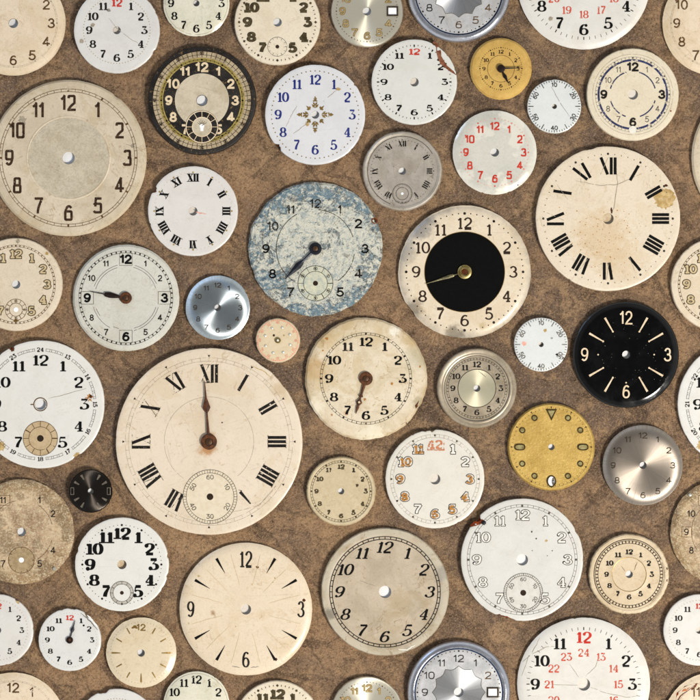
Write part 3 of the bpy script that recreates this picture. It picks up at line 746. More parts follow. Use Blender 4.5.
d.crack([(8.5, 48), (9.5, 34), (6, 12), (4, 6)], .5); d.crack([(-33, 38), (-8, 33), (9, 34), (34, 45)], .45); d.crack([(3.4, 11), (3.8, 5)], 1.4, 'dark_rust', 'rust_streak')
rr = random.Random(5)
m = MB()
for k in range(210):
    a = rr.gauss(0, 1); b_ = rr.gauss(0, 1); x, y = -4+a*24, -22+b_*19
    if x*x+y*y < 60*60: q = rr.uniform(.15, .7)*rr.uniform(.5, 1.2); m.fan(x, y, q, q*rr.uniform(.6, 1), .12+k*.0004, d.h, 7)
d.add(m, 'rust_specks', 'rust_stain')['kind'] = 'stuff'

# ---- white roman small
M['e9'] = enamel('warm_white_enamel', '#e0dcd7', '#d5d0cb')
d = DIALS['9'] = Dial(193.3, 211.4, 45, M['e9'], 'white enamel dial with thick worn roman numerals and a nick in its left edge', hole=4.3, prof=ENAM, backing=COPPER, notch=[(151, 3.0, 3.2)], hole_mat='hole_white')
d.romans(33.3, 7.4, .27, .08, 'jet', thinmat='black_cracked', serif=True, sp=1.42); d.dots(38.6, .3, 60, 'tan_stain', .95, 'gold_dot')
d.crack([(3, -1), (13, -3)], .9, 'pale_red', 'stain')

# ---- grey roman with subdial
M['g10'] = plate_mat('tarnished_grey_silver', '#bdb6aa', '#a59e91', mott=.7, msc=5, rough=.4, metal=.3, spots=[('#7b6a57', 18, .64, .5)], rim=('#8d8570', 32, 48, .6))
d = DIALS['10'] = Dial(402.2, 171.4, 39.9, M['g10'], 'small tarnished grey dial with roman numerals and a tiny seconds ring', hole=3.5, prof=[(0, 0), (35, 0), (35.8, .8), (37.5, 1.2), (-1, .3), (0, -.8)], wob=.5)
d.ring(34.3, 35.0, 'grey', 'rim_groove', .12, a0=30, a1=250); d.romans(27.3, 5.6, .24, .06, 'black_worn', nums=[1, 2, 3, 4, 5, 7, 8, 9, 10, 11, 12], serif=False, sp=1.5); d.dots(31.2, .4, 60, 'grey', .7)
d.sub(0, -22.5, 9.8, None, 'grey', 6.2, 1.3, None, tick=60, tw=.18, hm='paper_white', tl=1.3)

# ---- corroded blue dial
n = NT('flaked_blue_cream'); v = n.vec(3.3)
r0, _ = n.rlen(); nz = n.math('SUBTRACT', n.noise(v, 4.0, 10, .72, .3), n.math('MULTIPLY', n.math('MULTIPLY', r0, r0), .40)); a_ = n.ramp(nz, .365, .395); b_ = n.ramp(n.noise(n.vec(8), 16, 8, .8, .6), .50, .55)
vor = n.t.nodes.new('ShaderNodeTexVoronoi'); vor.inputs['Scale'].default_value = 16; n.t.links.new(v, vor.inputs['Vector'])
col = n.mix(a_, lin('#6f8996'), lin('#e6e3d1'))
col = n.mix(n.math('MULTIPLY', b_, .7), col, lin('#9fb0b4'))
col = n.mix(n.ramp(n.noise(n.vec(5.5), 34, 6, .85), .545, .59, 0, .9), col, lin('#33495a'))
col = n.mix(n.ramp(n.noise(n.vec(1.5), 24, 6, .85), .52, .56, 0, .95), col, lin('#e6e3d4'))
col = n.mix(n.ramp(n.noise(n.vec(6.5), 6, 6, .7), .60, .66, 0, .7), col, lin('#8b8478'))
edge_ = n.ramp(n.math('ABSOLUTE', n.math('SUBTRACT', nz, .37)), 0, .009, .75, 0); col = n.mix(n.math('MULTIPLY', edge_, n.ramp(n.noise(n.vec(4.7), 9, 3, .6), .42, .55)), col, lin('#2a3034'))
n.set(col=col, rough=.6); n.bump(n.math('ADD', a_, n.math('MULTIPLY', n.noise(v, 24, 5, .8), 1.2)), .9, .03)
M['b11'] = n.m
d = DIALS['11'] = Dial(315.6, 249, 67, M['b11'], 'large corroded dial flaked blue and cream with one blued steel hand', hole=0, prof=[(0, 0), (-6, 0), (-2, -.4), (0, -1.2)], wob=1.1, notch=[(148, 1, 8), (200, 1.2, 5)])
d.ring(38.8, 39.4, 'black_worn', 'printed_ring', .2, a0=18, a1=86); d.ring(38.8, 39.4, 'black_worn', 'printed_ring', .2, a0=118, a1=236); d.ring(38.8, 39.4, 'black_worn', 'printed_ring', .2, a0=305, a1=352)
d.nums(49.5, 9.4, Style('mono', t=.16, flat3=False, wx=1.05), 'jet', nums=[2, 3, 4, 5, 7, 8, 9], ry=50, over={4: 'black_worn', 7: 'black_worn'}, z=.2)
d.nums(49, 9, MONO, 'black_worn', nums=[1, 10, 11, 12], ry=45, z=.2)
b = d.sub(0, -34.5, 17.5, ink('subdial_cream', '#cfccb2', c2='#aab0a8'), 'black', 12, 2.5, {12: '60', 2: '10', 4: '20', 6: '30', 8: '40', 10: '50'}, 'black', 12, .4, dH=3, r_d=14.8, tl=5.5)
d.blot(59, 28, 3.0, 'dark_rust', 'screw_hole', .2, seed=4, rough=.12); d.ring(2.6, 3.4, 'copper_brown', 'screw_hole', .22, 59, 28)
d.hand(225, [(0, 1.6), (8, 1.4), (17, 1.2), (20, 2.6), (24, 3.4), (30, 2.4), (43, .25)], 'steel_hand', 1.4, 1.2); d.hub(6.2, 'steel_hand', 3.4, 'brown_steel')

# ---- black centre
M['c12'] = plate_mat('yellowed_cream_lacquer', '#e2d5bd', '#d6c6a8', mott=.5, msc=3, rough=.3, coat=.3, rim=('#8b8780', 56, 74, .75), patch=[(-44, 46, 18, '#7e7d7d', .75), (-50, -36, 12, '#6d655b', .7), (-10, -62, 12, '#5e5547', .7), (-58, 20, 14, '#8e8c88', .6), (18, -54, 5, '#a9935d', .6)], spots=[('#a28a5a', 16, .70, .5)])  # greyer rim, with grey and brown patches along the left and bottom
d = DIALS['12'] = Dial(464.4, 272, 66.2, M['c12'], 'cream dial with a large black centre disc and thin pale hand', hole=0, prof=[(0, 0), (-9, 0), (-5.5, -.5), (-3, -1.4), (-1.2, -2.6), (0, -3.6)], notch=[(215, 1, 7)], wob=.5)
d.ring(0, 40, ink('flat_black_paint', '#030303', c2='#060606', rough=.85), 'black_centre_disc', .1); d.ring(39.9, 40.3, 'gold', 'printed_ring', .14)
d.nums(48.5, 11.6, Style(t=.155, thin=.085, wx=.92, flat3=False, ball=False, gap=.16), 'hole_dark', ry=48.5)
d.dots(58.3, .65, 60, 'black', 1.35); 
d.hand(253, [(6, .3), (11, .5), (12, 1.5), (17, 1.7), (24, 1.0), (41, .2)], ink('dull_hand', '#5e5842', metal=.6, rough=.35, c2='#8b8460'), 1.0); d.hub(7.0, 'brass', 2.2, 'dark_rust')

# ---- boxed numerals
M['w13'] = plate_mat('greyed_white', '#d2d0c5', '#c3c1b6', mott=.5, msc=3, rough=.45, rim=('#a8a49a', 48, 66, .5), spots=[('#8f7259', 12, .71, .35)])
d = DIALS['13'] = Dial(126.4, 298, 53.2, M['w13'], 'greyish white dial with boxed 12, 3, 6, 9 and one black hand', hole=0, prof=[(0, 0), (-5, 0), (-2, -.6), (0, -2)])
d.rail(44.8, 47, .3, 60, 'black_worn', 1.3, ('dot', .8))
for (r_, a0_, a1_) in ((31.3, 18, 76), (33.6, 25, 74), (31.3, 106, 164), (33.6, 104, 160), (31.3, 200, 215), (33.6, 196, 242), (31.3, 246, 257), (31.3, 285, 343), (33.6, 284, 344)): d.ring(r_-.18, r_+.22, 'grey', a0=a0_, a1=a1_)
m = MB(); z_ = .14
for k in (0, 3, 6, 9):
    x, y = clock(k, 38.6)
    for a, b_ in (((-6.3, -6.3), (6.3, -6.3)), ((6.3, -6.3), (6.3, 6.3)), ((6.3, 6.3), (-6.3, 6.3)), ((-6.3, 6.3), (-6.3, -6.3))):
        m.line((x+a[0], y+a[1]), (x+b_[0], y+b_[1]), .35, z_, d.h); z_ += .01
d.add(m, 'numeral_boxes', 'grey')
d.nums(38.6, 9.6, Style('mono', t=.2, flat3=False, wx=.98, gap=.06), 'jet', nums=[3, 6, 9, 12]); d.nums(39.4, 6.3, Style('mono', t=.16, flat3=False, wx=.9), 'black', nums=[1, 2, 4, 5, 7, 8, 10, 11])
d.hand(280, [(0, 1.2), (6, 1.2), (11, 2.2), (16, 2.9), (21, 2.2), (22, .6), (36, .25)], 'black_hand', 1.3, 1.1); d.hub(6.0, 'rust_hand', 2.8, 'brown_steel')

# ---- blue steel
MET = [(0, .1), (-14, .05), (-11, -.05), (-8.5, -.25), (-6, -.65), (-4, -1.2), (-2.2, -1.95), (-1, -2.7), (0, -3.9)]
M['s14'] = metal_mat('brushed_bluish_steel', '#d4dee3', .43, .9, 0.0, c2='#6d7a80')
d = DIALS['14'] = Dial(218, 307.8, 32, M['s14'], 'small bluish brushed steel dial with raised figures', hole=3.2, prof=MET, thick=3.6, smooth=35)
d.nums(22.5, 5.0, Style('mono', t=.14, flat3=False, wx=1.15, sq=2.5), 'num_steel', outline=None)

# ---- tiny coral dial
M['c15'] = plate_mat('pale_cream', '#dcccab', '#cfbd9a', mott=.5, msc=6, rough=.45)
d = DIALS['15'] = Dial(278, 340.4, 22.2, M['c15'], 'tiny cream dial with a coral outer ring and eight silver beads', hole=0, prof=FLAT)
d.ring(20.1, 20.8, 'coral'); d.nums(17.9, 2.6, Style('mono', t=.16, wx=.8), 'coral', txt={k: str((5*k-1) % 60+1) for k in range(1, 13)}, rot=True); d.ticks(19, 20.4, .45, 60, 'coral')
for k in range(8):
    a = R_(22+45*k+3); m = MB(); m.lathe([(1.45, d.top-.3), (1.4, d.top+.6), (.9, d.top+1.1), (.01, d.top+1.3)], 16); m.v = [(x+13.3*math.cos(a), y+13.3*math.sin(a), z) for x, y, z in m.v]; d.add(m, 'bead', 'pearl_bead', None, None, 60)
d.hub(3.0, 'brass', 1.5, 'white'); d.blot(-4, 5, 1.2, 'hole_dark', 'peg_hole', seed=2, rough=.1); d.blot(6, 5, .8, 'gold_dot', 'peg_hole', seed=3)

# ---- stained cream with hand
M['c16'] = plate_mat('water_stained_cream', '#dfd3ba', '#cdbf9f', mott=1.0, msc=3.5, tide=.8, rough=.45, rim=('#a98c5c', 48, 70, .7), patch=[(-50, 10, 15, '#b68f55', .6), (-40, 40, 16, '#c0a06b', .5), (52, 20, 16, '#b0a98e', .5), (28, 47, 7, '#efe9da', .8), (-52, -30, 14, '#ece2ca', .8), (10, -55, 12, '#ece2ca', .7), (44, 40, 12, '#b99c66', .6), (-20, 56, 12, '#b99c66', .5), (0, -58, 14, '#e5dcc4', .7), (52, -25, 8, '#7c7048', .5), (-20, -34, 4, '#b5701f', .8)], spots=[('#9a6a34', 14, .715, .6)])
d = DIALS['16'] = Dial(365.8, 378.5, 61, M['c16'], 'water stained cream dial with bold figures and one rusty hand pointing down', hole=0, prof=[(0, 0), (-5, 0), (-2, -.5), (0, -2.2)], wob=.9, notch=[(330, .8, 5)])
d.rail(43.6, 45.8, .32, 60, 'black_worn', .55, ('dot', 1.0))
d.nums(36.8, 8.6, Style(t=.28, thin=.07, wx=1.2), 'jet', over={11: 'black_worn'})
d.blotch([(50, -30), (54, -25), (53, -22), (49, -27)], 'dark_rust', 'rim_stain'); d.blotch([(34, -49), (41, -45), (40, -43), (35, -46)], 'dark_rust', 'rim_stain')
for x, y, r_ in ((-39, 40, 1.5), (-4, 18, 1.2), (26, -5, 1.3), (-1, -21, 1.3), (54, 12, 1), (-34, -36, 1.1), (-43, 28, .8)): d.blot(x, y, r_, 'rust_stain', seed=int(x+50))
d.hand(196, [(0, 1.9), (7, 1.7), (16, 1.1), (18.5, 2.4), (19.5, .8), (21, .9), (24.5, 3.2), (28, 1.1), (30, 1.5), (35, .5), (36.5, .3)], 'rust_hand', 1.3, 1.1); d.hub(6.8, 'rust_hand', 3.0, 'brown_steel')
a_ = R_(90-196); m = MB(); c_ = (24.5*math.cos(a_), 24.5*math.sin(a_)); m.fan(c_[0], c_[1], 1.3, 1.3, d.top+1.3+1.15, None, 4, a_); d.add(m, 'hand_opening', 'cream')

# ---- black 12 3 6 9
M['k18'] = plate_mat('glossy_black', '#050505', '#0a0b0d', mott=.6, msc=9, rough=.12, coat=0, dust=0, fine=.0, bump=.02, grit=('#33302b', 60, .69, .4))
d = DIALS['18'] = Dial(625.4, 354.6, 53, M['k18'], 'glossy black dial with rose gold bars and figures 12, 3, 6 and 9', hole=3.9, prof=[(0, .3), (-12, .2), (-6.5, .05), (-5.4, -.2), (-3.8, -.8), (-2, -1.45), (-.8, -1.9), (0, -3)], thick=3.4, wob=.1, smooth=40)
dst = Style('mono', t=.11, flat3=False, wx=.72, sq=2.2, gap=.1)
d.nums(41.5, 13.5, dst, 'rose', nums=[3, 6, 9, 12], ry=36.8, z=.25)
for k in (1, 2, 4, 5, 7, 8, 10, 11):
    m = MB(); p, q = clock(k, 26.5), clock(k, 42.5); m.line(p, q, 1.1, .25, d.h, 2.1); m.fan(p[0], p[1], .95, .95, .28, d.h, 10)
    d.add(m, 'hour_bar', 'rose')
for k in (3, 6, 9): m = MB(); p = clock(k, 28); m.fan(p[0], p[1], .8, .8, .25, d.h, 10); d.add(m, 'hour_dot', 'rose')
rr = random.Random(9); m = MB()
for k in range(60):
    x, y = rr.uniform(-30, 44), rr.uniform(-26, 34); q = rr.uniform(.1, .35); m.fan(x, y, q, q, .2+k*.001, d.h, 6)
d.add(m, 'dust_specks', 'grey_line')['kind'] = 'stuff'

# ---- silver rings
M['s19'] = plate_mat('aged_nickel', '#bcb09a', '#a59a84', mott=.7, msc=5, rough=.38, metal=.4, rim=('#8e8468', 36, 50, .5))
M['s19c'] = metal_mat('brushed_pale_brass', '#cfc8ae', .5, .8, .9, c2='#9a9276', metal=.5)
d = DIALS['19'] = Dial(476.5, 388.2, 39.9, M['s19'], 'small nickel dial with ridged rim and a brushed centre disc', hole=3.2, prof=[(0, 0), (32.0, 0), (32.8, .9), (34, 1.3), (35.2, .8), (36, 1.2), (38.2, 1.2), (-.8, .3), (0, -.8)])
d.ring(32.2, 32.9, 'grey', 'rim_groove', .1); d.ring(3.5, 18.8, M['s19c'], 'centre_disc', .1); d.ring(18.6, 19.2, 'hole_dark', 'printed_ring', .16)
d.rail(28.4, 30.4, .25, 60, 'black_worn', .5, ('dot', .5)); d.nums(24, 5.6, Style(t=.26, thin=.09, wx=1.1, ball=True), 'black'); d.crack([(2, 17), (9, 11)], .4, 'grey')

# ---- gold with lume dots
M['g20'] = plate_mat('grainy_gold', '#d0ae5e', '#b89548', mott=.6, msc=4, rough=.42, metal=.25, fine=.12, bump=.5, grit=('#ecd591', 58, .60, .45))
d = DIALS['20'] = Dial(551, 446.8, 43.5, M['g20'], 'grainy gold dial with round markers, a triangle at the top and an oval hole below', hole=3.0, prof=[(0, 0), (39.6, 0), (40.2, .5), (42, .5), (0, -1)])
d.ticks(38, 39.4, .35, 60, 'hole_dark'); d.dots(39.8, 0, 60, 'hole_dark', .7, z=.3)
def marker(pts_o, pts_i, nm='hour_marker'):
    m = MB(); m.prism(pts_o, d.top-.2, d.top+.9, .4); o = d.add(m, nm, 'lume_edge')
    f = MB(); f.poly(pts_i, d.top+.93); d.add(f, 'marker_fill', 'lume', o)
el = lambda x, y, a, b_, n=24, sq=2: [(x+q[0], y+q[1]) for q in arc(0, 0, a, b_, 0, 360-360/n, n-1, sq)]
for k in (1, 2, 4, 5, 7, 8, 10, 11): x, y = clock(k, 33.4); marker(el(x, y, 3.1, 3.1), el(x-.2, y+.1, 1.9, 1.9))
for k in (3, 9): x, y = clock(k, 31.5); marker(el(x, y, 5.6, 3.4, 24, 2.8), el(x, y, 4.2, 2.1, 24, 2.8))
marker([(0, 26.2), (5.6, 37.8), (-5.6, 37.8)], [(0, 29.5), (3.4, 36.4), (-3.4, 36.4)])
m = MB(); m.prism(el(0, -34, 4.9, 5.9), d.top-.2, d.top+.7, .4); o = d.add(m, 'oval_hole', 'lume_edge'); m = MB(); m.poly(el(0, -34, 3.2, 4.6), d.top+.73); d.add(m, 'hole_floor', 'paper_white', o)
f = MB(); f.poly(el(1.6, -34.2, 1.3, 3.8), d.top+.78); d.add(f, 'hole_wall_shade', 'grey', o)  # flat grey oval paints the shaded side of the hole

# ---- brushed steel
M['s21'] = metal_mat('brushed_warm_steel', '#b8ac9f', .50, .80, 0.0, c2='#6d635a', mott=.1)
d = DIALS['21'] = Dial(642.2, 465, 40, M['s21'], 'brushed grey steel dial with raised figures, below the black dial', hole=3.4, prof=MET, thick=3.6, wob=.05, smooth=35)
d.nums(29.8, 6.2, Style('mono', t=.13, flat3=False, wx=1.12, sq=2.5), 'num_steel')

# ---- orange filled
M['e22'] = enamel('soft_white_enamel', '#e2ddd2', '#d9d3c7', rim=('#cfc7b4', 48, 60, .4))
d = DIALS['22'] = Dial(434.8, 478.7, 49.5, M['e22'], 'white enamel dial with outlined figures partly filled with flaking orange', hole=5.2, prof=ENAM, backing=K['tan_stain'], notch=[(93, 2.0, 2.4), (100, 1.2, 3)], hole_mat='hole_white')
d.rail(41.6, 44.6, .25, 60, 'hair', .3); d.dots(43.6, 0, 60, 'black', 1.0)
OF = {0: 'fill_white', 3: 'orange', 4: 'orange', 5: 'orange', 6: 'orange', 8: 'orange', 9: 'orange', 10: 'orange', 11: 'orange'}
d.nums(34.8, 9.6, Style(t=.22, thin=.13, wx=1.15, flat3=False, ball=False, heavy_base=True), 'black', nums=range(1, 12), outline=('fill_white', 1.3))
for k, t_ in {3: '3', 4: '4', 5: '5', 6: '6', 8: '8', 9: '9', 10: '10', 11: '11'}.items():
    p = clock(k, 34.8); m = MB(); draw_text(m, t_, Style(t=.24, thin=.17, wx=1.0, flat3=False, ball=False, heavy_base=True), 8.6, (p[0]+(.8 if k > 9 else -.3), p[1]-.3), 0, .75, d.h); d.add(m, 'flaking_fill', 'orange')
m = MB(); draw_text(m, '12', Style(t=.22, thin=.14, wx=1.1, ball=False, heavy_base=True), 9.0, (1, 34.5), 0, .2, d.h); m.line((-7.5, 29), (9.5, 29), 1.1, .4, d.h); m.line((9, 29), (9, 38), .8, .42, d.h); m.line((-7, 29), (-5, 37), 1.6, .44, d.h); d.add(m, 'numeral', 'vermilion')['label'] = 'smudged orange 12'

# ---- the largest dial
M['c23'] = plate_mat('old_ivory_enamel', '#e1d4be', '#d6c7ae', mott=.6, msc=1.6, rough=.4, coat=.2, tide=.5, fine=.05, patch=[(-2, -6, 11, '#b9824a', .85), (3, 6, 5, '#c79a60', .6), (70, 52, 10, '#b99c70', .4), (60, -70, 16, '#d0bd9c', .4)], spots=[('#7c6a52', 38, .74, .5)])
d = DIALS['23'] = Dial(209.4, 441.4, 93.3, M['c23'], 'largest ivory dial with worn roman numerals, a seconds ring and a rusty hand at twelve', hole=0, prof=ENAM, notch=[(40, .7, 10), (55, .8, 8)])
d.romans(67.8, 18, .16, .03, 'black_cracked', nums=[1, 2, 3, 4, 7, 8, 9, 10, 11, 12], thinmat='black_faint', serif=True, sp=1.45)
segs, W_ = roman_strokes(5, 14, .22, .03); m = MB(); m.line((31, -50), (41.5, -62), 3.2, .16, d.h, 1.4); m.line((33, -49), (29.5, -48.2), .5, .18, d.h); d.add(m, 'numeral', 'black_worn')
d.rail(80.2, 83.6, .22, 60, 'hair', .25); 
m = MB()
for k in range(12):
    a = R_(30*k); m.fan(85.6*math.cos(a), 85.6*math.sin(a), 1.5, 1.5, .16, d.h, 3, a+math.pi)
d.add(m, 'hour_arrows', 'black')
b = d.sub(1, -55, 27, ink('subdial_ivory', '#dfd2bb', c2='#d4c5ab'), 'grey', 23.8, 3.3, {12: '60', 2: '10', 4: '20', 6: '30', 8: '40', 10: '50'}, 'grey', 60, .3, Style('mono', t=.13, wx=1.0), 4.8, 19.6, tl=3.2)
d.ring(44.5, 44.8, 'hair', a0=-50, a1=235); d.blot(13, 19, .8, 'grey', seed=3)
d.crack([(42, 76), (55, 70), (62, 64)], .6, 'tan_stain', 'scratch'); d.crack([(24, -70), (50, -64), (70, -40)], .3)
d.hand(356, [(0, 1.6), (8, 1.5), (22, .95), (29, .8), (30.5, 2.2), (34, 3.9), (38, 2.8), (44, 1.0), (61, .3)], 'rust_hand', 2.0, 1.5); d.hub(8.0, 'rust_hand', 4.0, 'brown_steel'); d.ring(1.6, 1.61, 'hole_dark') if False else None

# ---- tiny black
n = metal_mat('black_sunray_metal', '#57504a', .30, .95, .885, c2='#2a2724', mott=.05, streak=.3)
M['k24'] = n
d = DIALS['24'] = Dial(91.1, 490.8, 21.7, M['k24'], 'tiny black dial with a pale sunray sheen and short grey markers', hole=2.7, prof=FLAT, wob=.1)
d.ring(20.9, 21.4, 'jet', 'rim_line', .12)
for k in (1, 2, 4, 5, 7, 8, 10, 11):
    m = MB(); p, q = clock(k, 13.2), clock(k, 18.6); m.line(p, q, 1.1, .2, d.h, 2.5); d.add(m, 'hour_marker', 'grey_index')
for k in (3, 9):
    m = MB(); x, y = clock(k, 18.2); m.line((x-1.6, y-3.4), (x+1.6, y-3.4), .6, .16, d.h); m.line((x-1.6, y+3.4), (x+1.6, y+3.4), .6, .16, d.h); m.line((x-1.5, y-3.6), (x-1.5, y+3.6), .6, .18, d.h); m.line((x+1.5, y-3.6), (x+1.5, y+3.6), .6, .18, d.h); d.add(m, 'hour_marker', 'grey_index')

# ---- small cream
M['c25'] = plate_mat('aged_cream_small', '#d2c3a1', '#c2b18c', mott=.6, msc=5, rough=.42, metal=.1, rim=('#a4916a', 31, 42, .5), spots=[('#6d6a40', 20, .735, .6)])
d = DIALS['25'] = Dial(341.2, 491, 34.6, M['c25'], 'small yellowed cream dial with blotted dark figures between the two largest ivory dials', hole=3.0, prof=[(0, 0), (31, 0), (31.6, .4), (-1.2, .3), (0, -1)], wob=.4)
d.rail(28.6, 30.6, .3, 60, 'olive', .35, ('dot', .9)); d.nums(24.6, 4.6, Style(t=.32, thin=.16, wx=1.1), 'olive', over={1: 'black_worn', 11: 'black_faint'}); d.blot(16, 6, 1.5, 'olive', seed=2)

# ---- bold white
M['e26'] = enamel('clean_white_enamel', '#e3e1db', '#dad8d1', spots=[('#b5aa98', 26, .76, .3)])
d = DIALS['26'] = Dial(122.3, 564, 47, M['e26'], 'white enamel dial with extra bold black figures and a grey seconds ring', hole=4.5, prof=ENAM, notch=[(164, .9, 2.5), (10, .9, 2), (346, 1.1, 2)], hole_mat='rose')
XB = Style(t=.33, thin=.075, wx=1.12, heavy_base=True, gap=.1)
d.nums(31.8, 11.2, XB, 'jet', nums=[1, 2, 3, 4, 5, 7, 8, 9, 10, 11, 12], ry=31.2); d.dots(39.4, .42, 60, 'black', 1.1)
d.sub(0, -28.2, 11.6, ink('grey_ring', '#bdb8ae', c2='#a8a297'), 'grey', 8.6, 0, None, tick=12, tw=.4, tl=2.8); b = d.ring(0, 8.4, M['e26'], 'seconds_subdial', .3, 0, -28.2); m = MB(); m.ring(.02, 1.9, .36, d.h, 24, 0, 360, 0, -28.2); d.add(m, 'pivot_hole', 'hole_dark', b)

# ---- wedge dial
M['c27'] = plate_mat('smooth_ivory', '#e2d3b9', '#dacaae', mott=.5, msc=2, rough=.35, coat=.15, tide=.5, patch=[(30, 15, 3, '#8a5d24', .9), (-33, -4, 4, '#8a5d24', .9), (-31, -7, 3, '#7b5526', .8)], rim=('#d2bf9f', 60, 74, .5), spots=[('#99702f', 24, .745, .6)])
d = DIALS['27'] = Dial(246, 608.8, 66.2, M['c27'], 'large ivory dial with black wedge markers and slender 12, 3, 6 and 9', hole=5.1, prof=[(0, .6), (-20, .4), (-8, 0), (-4, -.7), (-1.5, -1.7), (0, -3.0)], hole_mat='hole_white')
for k in (1, 2, 4, 5, 7, 8, 10, 11): m = MB(); m.line(clock(k, 41.5), clock(k, 58.5), .3, .18, d.h, 2.9); d.add(m, 'hour_wedge', 'jet')
ds = Style(t=.12, thin=.06, wx=.52, flat3=False, ball=True, gap=.1)
d.nums(55, 16, ds, 'black', nums=[3, 6, 9, 12], ry=50)
for k in range(24):
    if k % 2: d.crack([clock(k/2, 24), clock(k/2, 62)], .28, 'fill_cream', 'engraved_line')
for x, y, r_ in ((11.5, 42, 1.3), (29, 31, .7), (27, 27, .6), (58, 9, 1.6), (-47, 33, 1), (-57, -14, .8), (30, -50, 1.5), (6, 25, .6), (-10, -17, .6)): d.blot(x, y, r_, 'tan_stain' if r_ < 1.2 else 'dark_rust', seed=int(x+70))
m = MB(); d.crack([(-14, -56.5), (-6, -58)], .5, 'grey_line', 'tiny_print'); d.crack([(5, -58.2), (13, -57)], .5, 'grey_line', 'tiny_print')

# ---- italic
M['g28'] = plate_mat('beige_metal', '#c0b29b', '#ada088', mott=.9, msc=4, tide=.7, rough=.42, rim=('#bdb6a3', 55.5, 58, .6), patch=[(14, -10, 16, '#a08a5e', .45), (-54, -22, 8, '#4c473a', .6), (58, 18, 10, '#8b8983', .6), (22, -58, 6, '#6e6a60', .4)], spots=[('#7f6d50', 24, .70, .4)])
d = DIALS['28'] = Dial(385, 591.4, 63.9, M['g28'], 'large beige dial with sloping black figures and a pale raised rim', hole=6.0, prof=[(0, 0), (55.8, 0), (56.4, .25), (59, .35), (-1.0, .1), (0, -.9)], wob=.4)
d.rail(52.6, 55.2, .8, 60, 'black', .8)
d.nums(45.2, 11.2, Style(t=.21, thin=.06, wx=1.05, slant=.28, flat3=False), 'jet', ry=44.6)
d.crack([(13, -57), (22, -58), (30, -53)], .9, 'white', 'scratch'); d.crack([(-25, 11), (-10, 6)], .3, 'grey_line')

# ---- outline numerals
M['e29'] = enamel('grey_white_enamel', '#dad8d2', '#cfccc5')
d = DIALS['29'] = Dial(521.8, 559.3, 61.2, M['e29'], 'large white enamel dial with outlined figures and rust beside its 11', hole=5.6, prof=ENAM, backing=K['rust'], notch=[(138, 4.6, 3.4), (143, 2.0, 4), (251, 2.2, 6), (259, 1.6, 4), (27, 1, 3), (0, .5, 2)], hole_mat='paper_white')
d.rail(52.6, 55, .3, 60, 'grey', .35, ('sq', 1.3))
d.nums(45.4, 9.8, Style(t=.19, thin=.07, wx=1.18, flat3=False), 'black', nums=[1, 2, 3, 4, 5, 7, 8, 9, 10, 11, 12], outline=('fill_white', 1.15), ry=44.8)
b = d.sub(1, -33, 19.5, ink('subdial_greywhite', '#d3d0c9', c2='#c6c2ba'), 'grey', 17, 2.9, {12: '60', 2: '10', 4: '20', 6: '30', 8: '40', 10: '50'}, 'grey', 60, .35, Style('mono', t=.14, wx=.95), 4.0, 13.5, tl=2.5)
d.blotch([(-47.5, 38.5), (-44, 38), (-40, 40.5), (-37, 38.5), (-36, 36), (-38, 34.5), (-41, 36), (-46, 34), (-51, 33), (-52, 34.5)], 'rust', 'rust_patch', .3); d.hub(2.2, 'steel_hand', 1.4, None, 'screw_head', -38.4, 37.0)
for x, y, r_ in ((9.5, 28, .9), (14, 21, .8), (24, 19, 1.2), (30, 9, .6), (10, 9, .5), (25, 4, .5)): d.blot(x, y, r_, 'grey' if r_ < 1 else 'tan_stain', seed=int(x+9))

# ---- cream multi ring
M['c30'] = plate_mat('parchment_cream', '#d6c5a6', '#c4b18f', mott=.6, msc=5, rough=.45, spots=[('#8c6c40', 20, .70, .4)], rim=('#b39d70', 36, 50, .5))
d = DIALS['30'] = Dial(628.6, 573.8, 40.1, M['c30'], 'small parchment coloured dial with several dark concentric rings', hole=3.5, prof=[(0, 0), (17, 0), (17.4, .3), (18, 0), (35.5, 0), (36.2, .5), (38, .6), (-1, .2), (0, -1)], wob=.7)
d.ring(16.7, 17.2, 'gold'); d.nums(22.6, 5, Style(t=.3, thin=.12, wx=1.1), 'black'); d.rail(31, 33.6, .5, 60, 'hole_dark', 1.0); d.ring(34.6, 35.4, 'hole_dark', 'printed_ring', .14, a0=25, a1=238); d.ring(34.6, 35, 'brown', 'printed_ring', .14, a0=-50, a1=20)
d.crack([(5, 4), (8, 12)], .4, 'brown'); d.crack([(-4, 3), (-8, 8)], .3, 'brown'); d.blot(21, -26, 1.5, 'dark_rust', ry=.7, seed=2, ang=40); d.blot(38, -6, 1.2, 'brown', seed=4); d.blot(38, 6, 1.1, 'brown', seed=5)

# ---- small red 12 with hand
M['e31'] = enamel('clean_small_enamel', '#e0dfdb', '#d6d5d1')
d = DIALS['31'] = Dial(70.4, 639.3, 31.4, M['e31'], 'small white enamel dial with red 12, one black hand and a chipped upper right edge', hole=0, prof=ENAM, backing=K['tan_stain'], notch=[(52, 2.4, 4.5), (36, 1.5, 3.4), (85, .8, 3)])
d.nums(22.3, 4.9, Style(t=.3, thin=.09, wx=1.25, ball=False), 'jet', over={12: 'red'}, labels={12: 'red 12'}); d.dots(27, .25, 60, 'grey_line')
m = MB(); m.prism([(17, 25.5), (20.5, 23.5), (27, 15.5), (28.3, 12), (25.5, 14.5), (19.5, 21.5)], d.top+.1, d.top+1.0, .3); d.add(m, 'enamel_flake', 'flake'); d.crack([(11, 27), (18, 21), (23, 16), (28, 10)], .6, 'grey'); d.blot(14, 14.5, 1, 'jet', seed=3, rough=.1)
d.hand(16, [(0, .8), (5, .7), (8, .6), (9, 1.4), (11, 1.9), (14, .7), (20.5, .2)], 'steel_hand', 1.2, .9); d.hub(3.5, 'black_hand', 2.4, 'rust_hand')

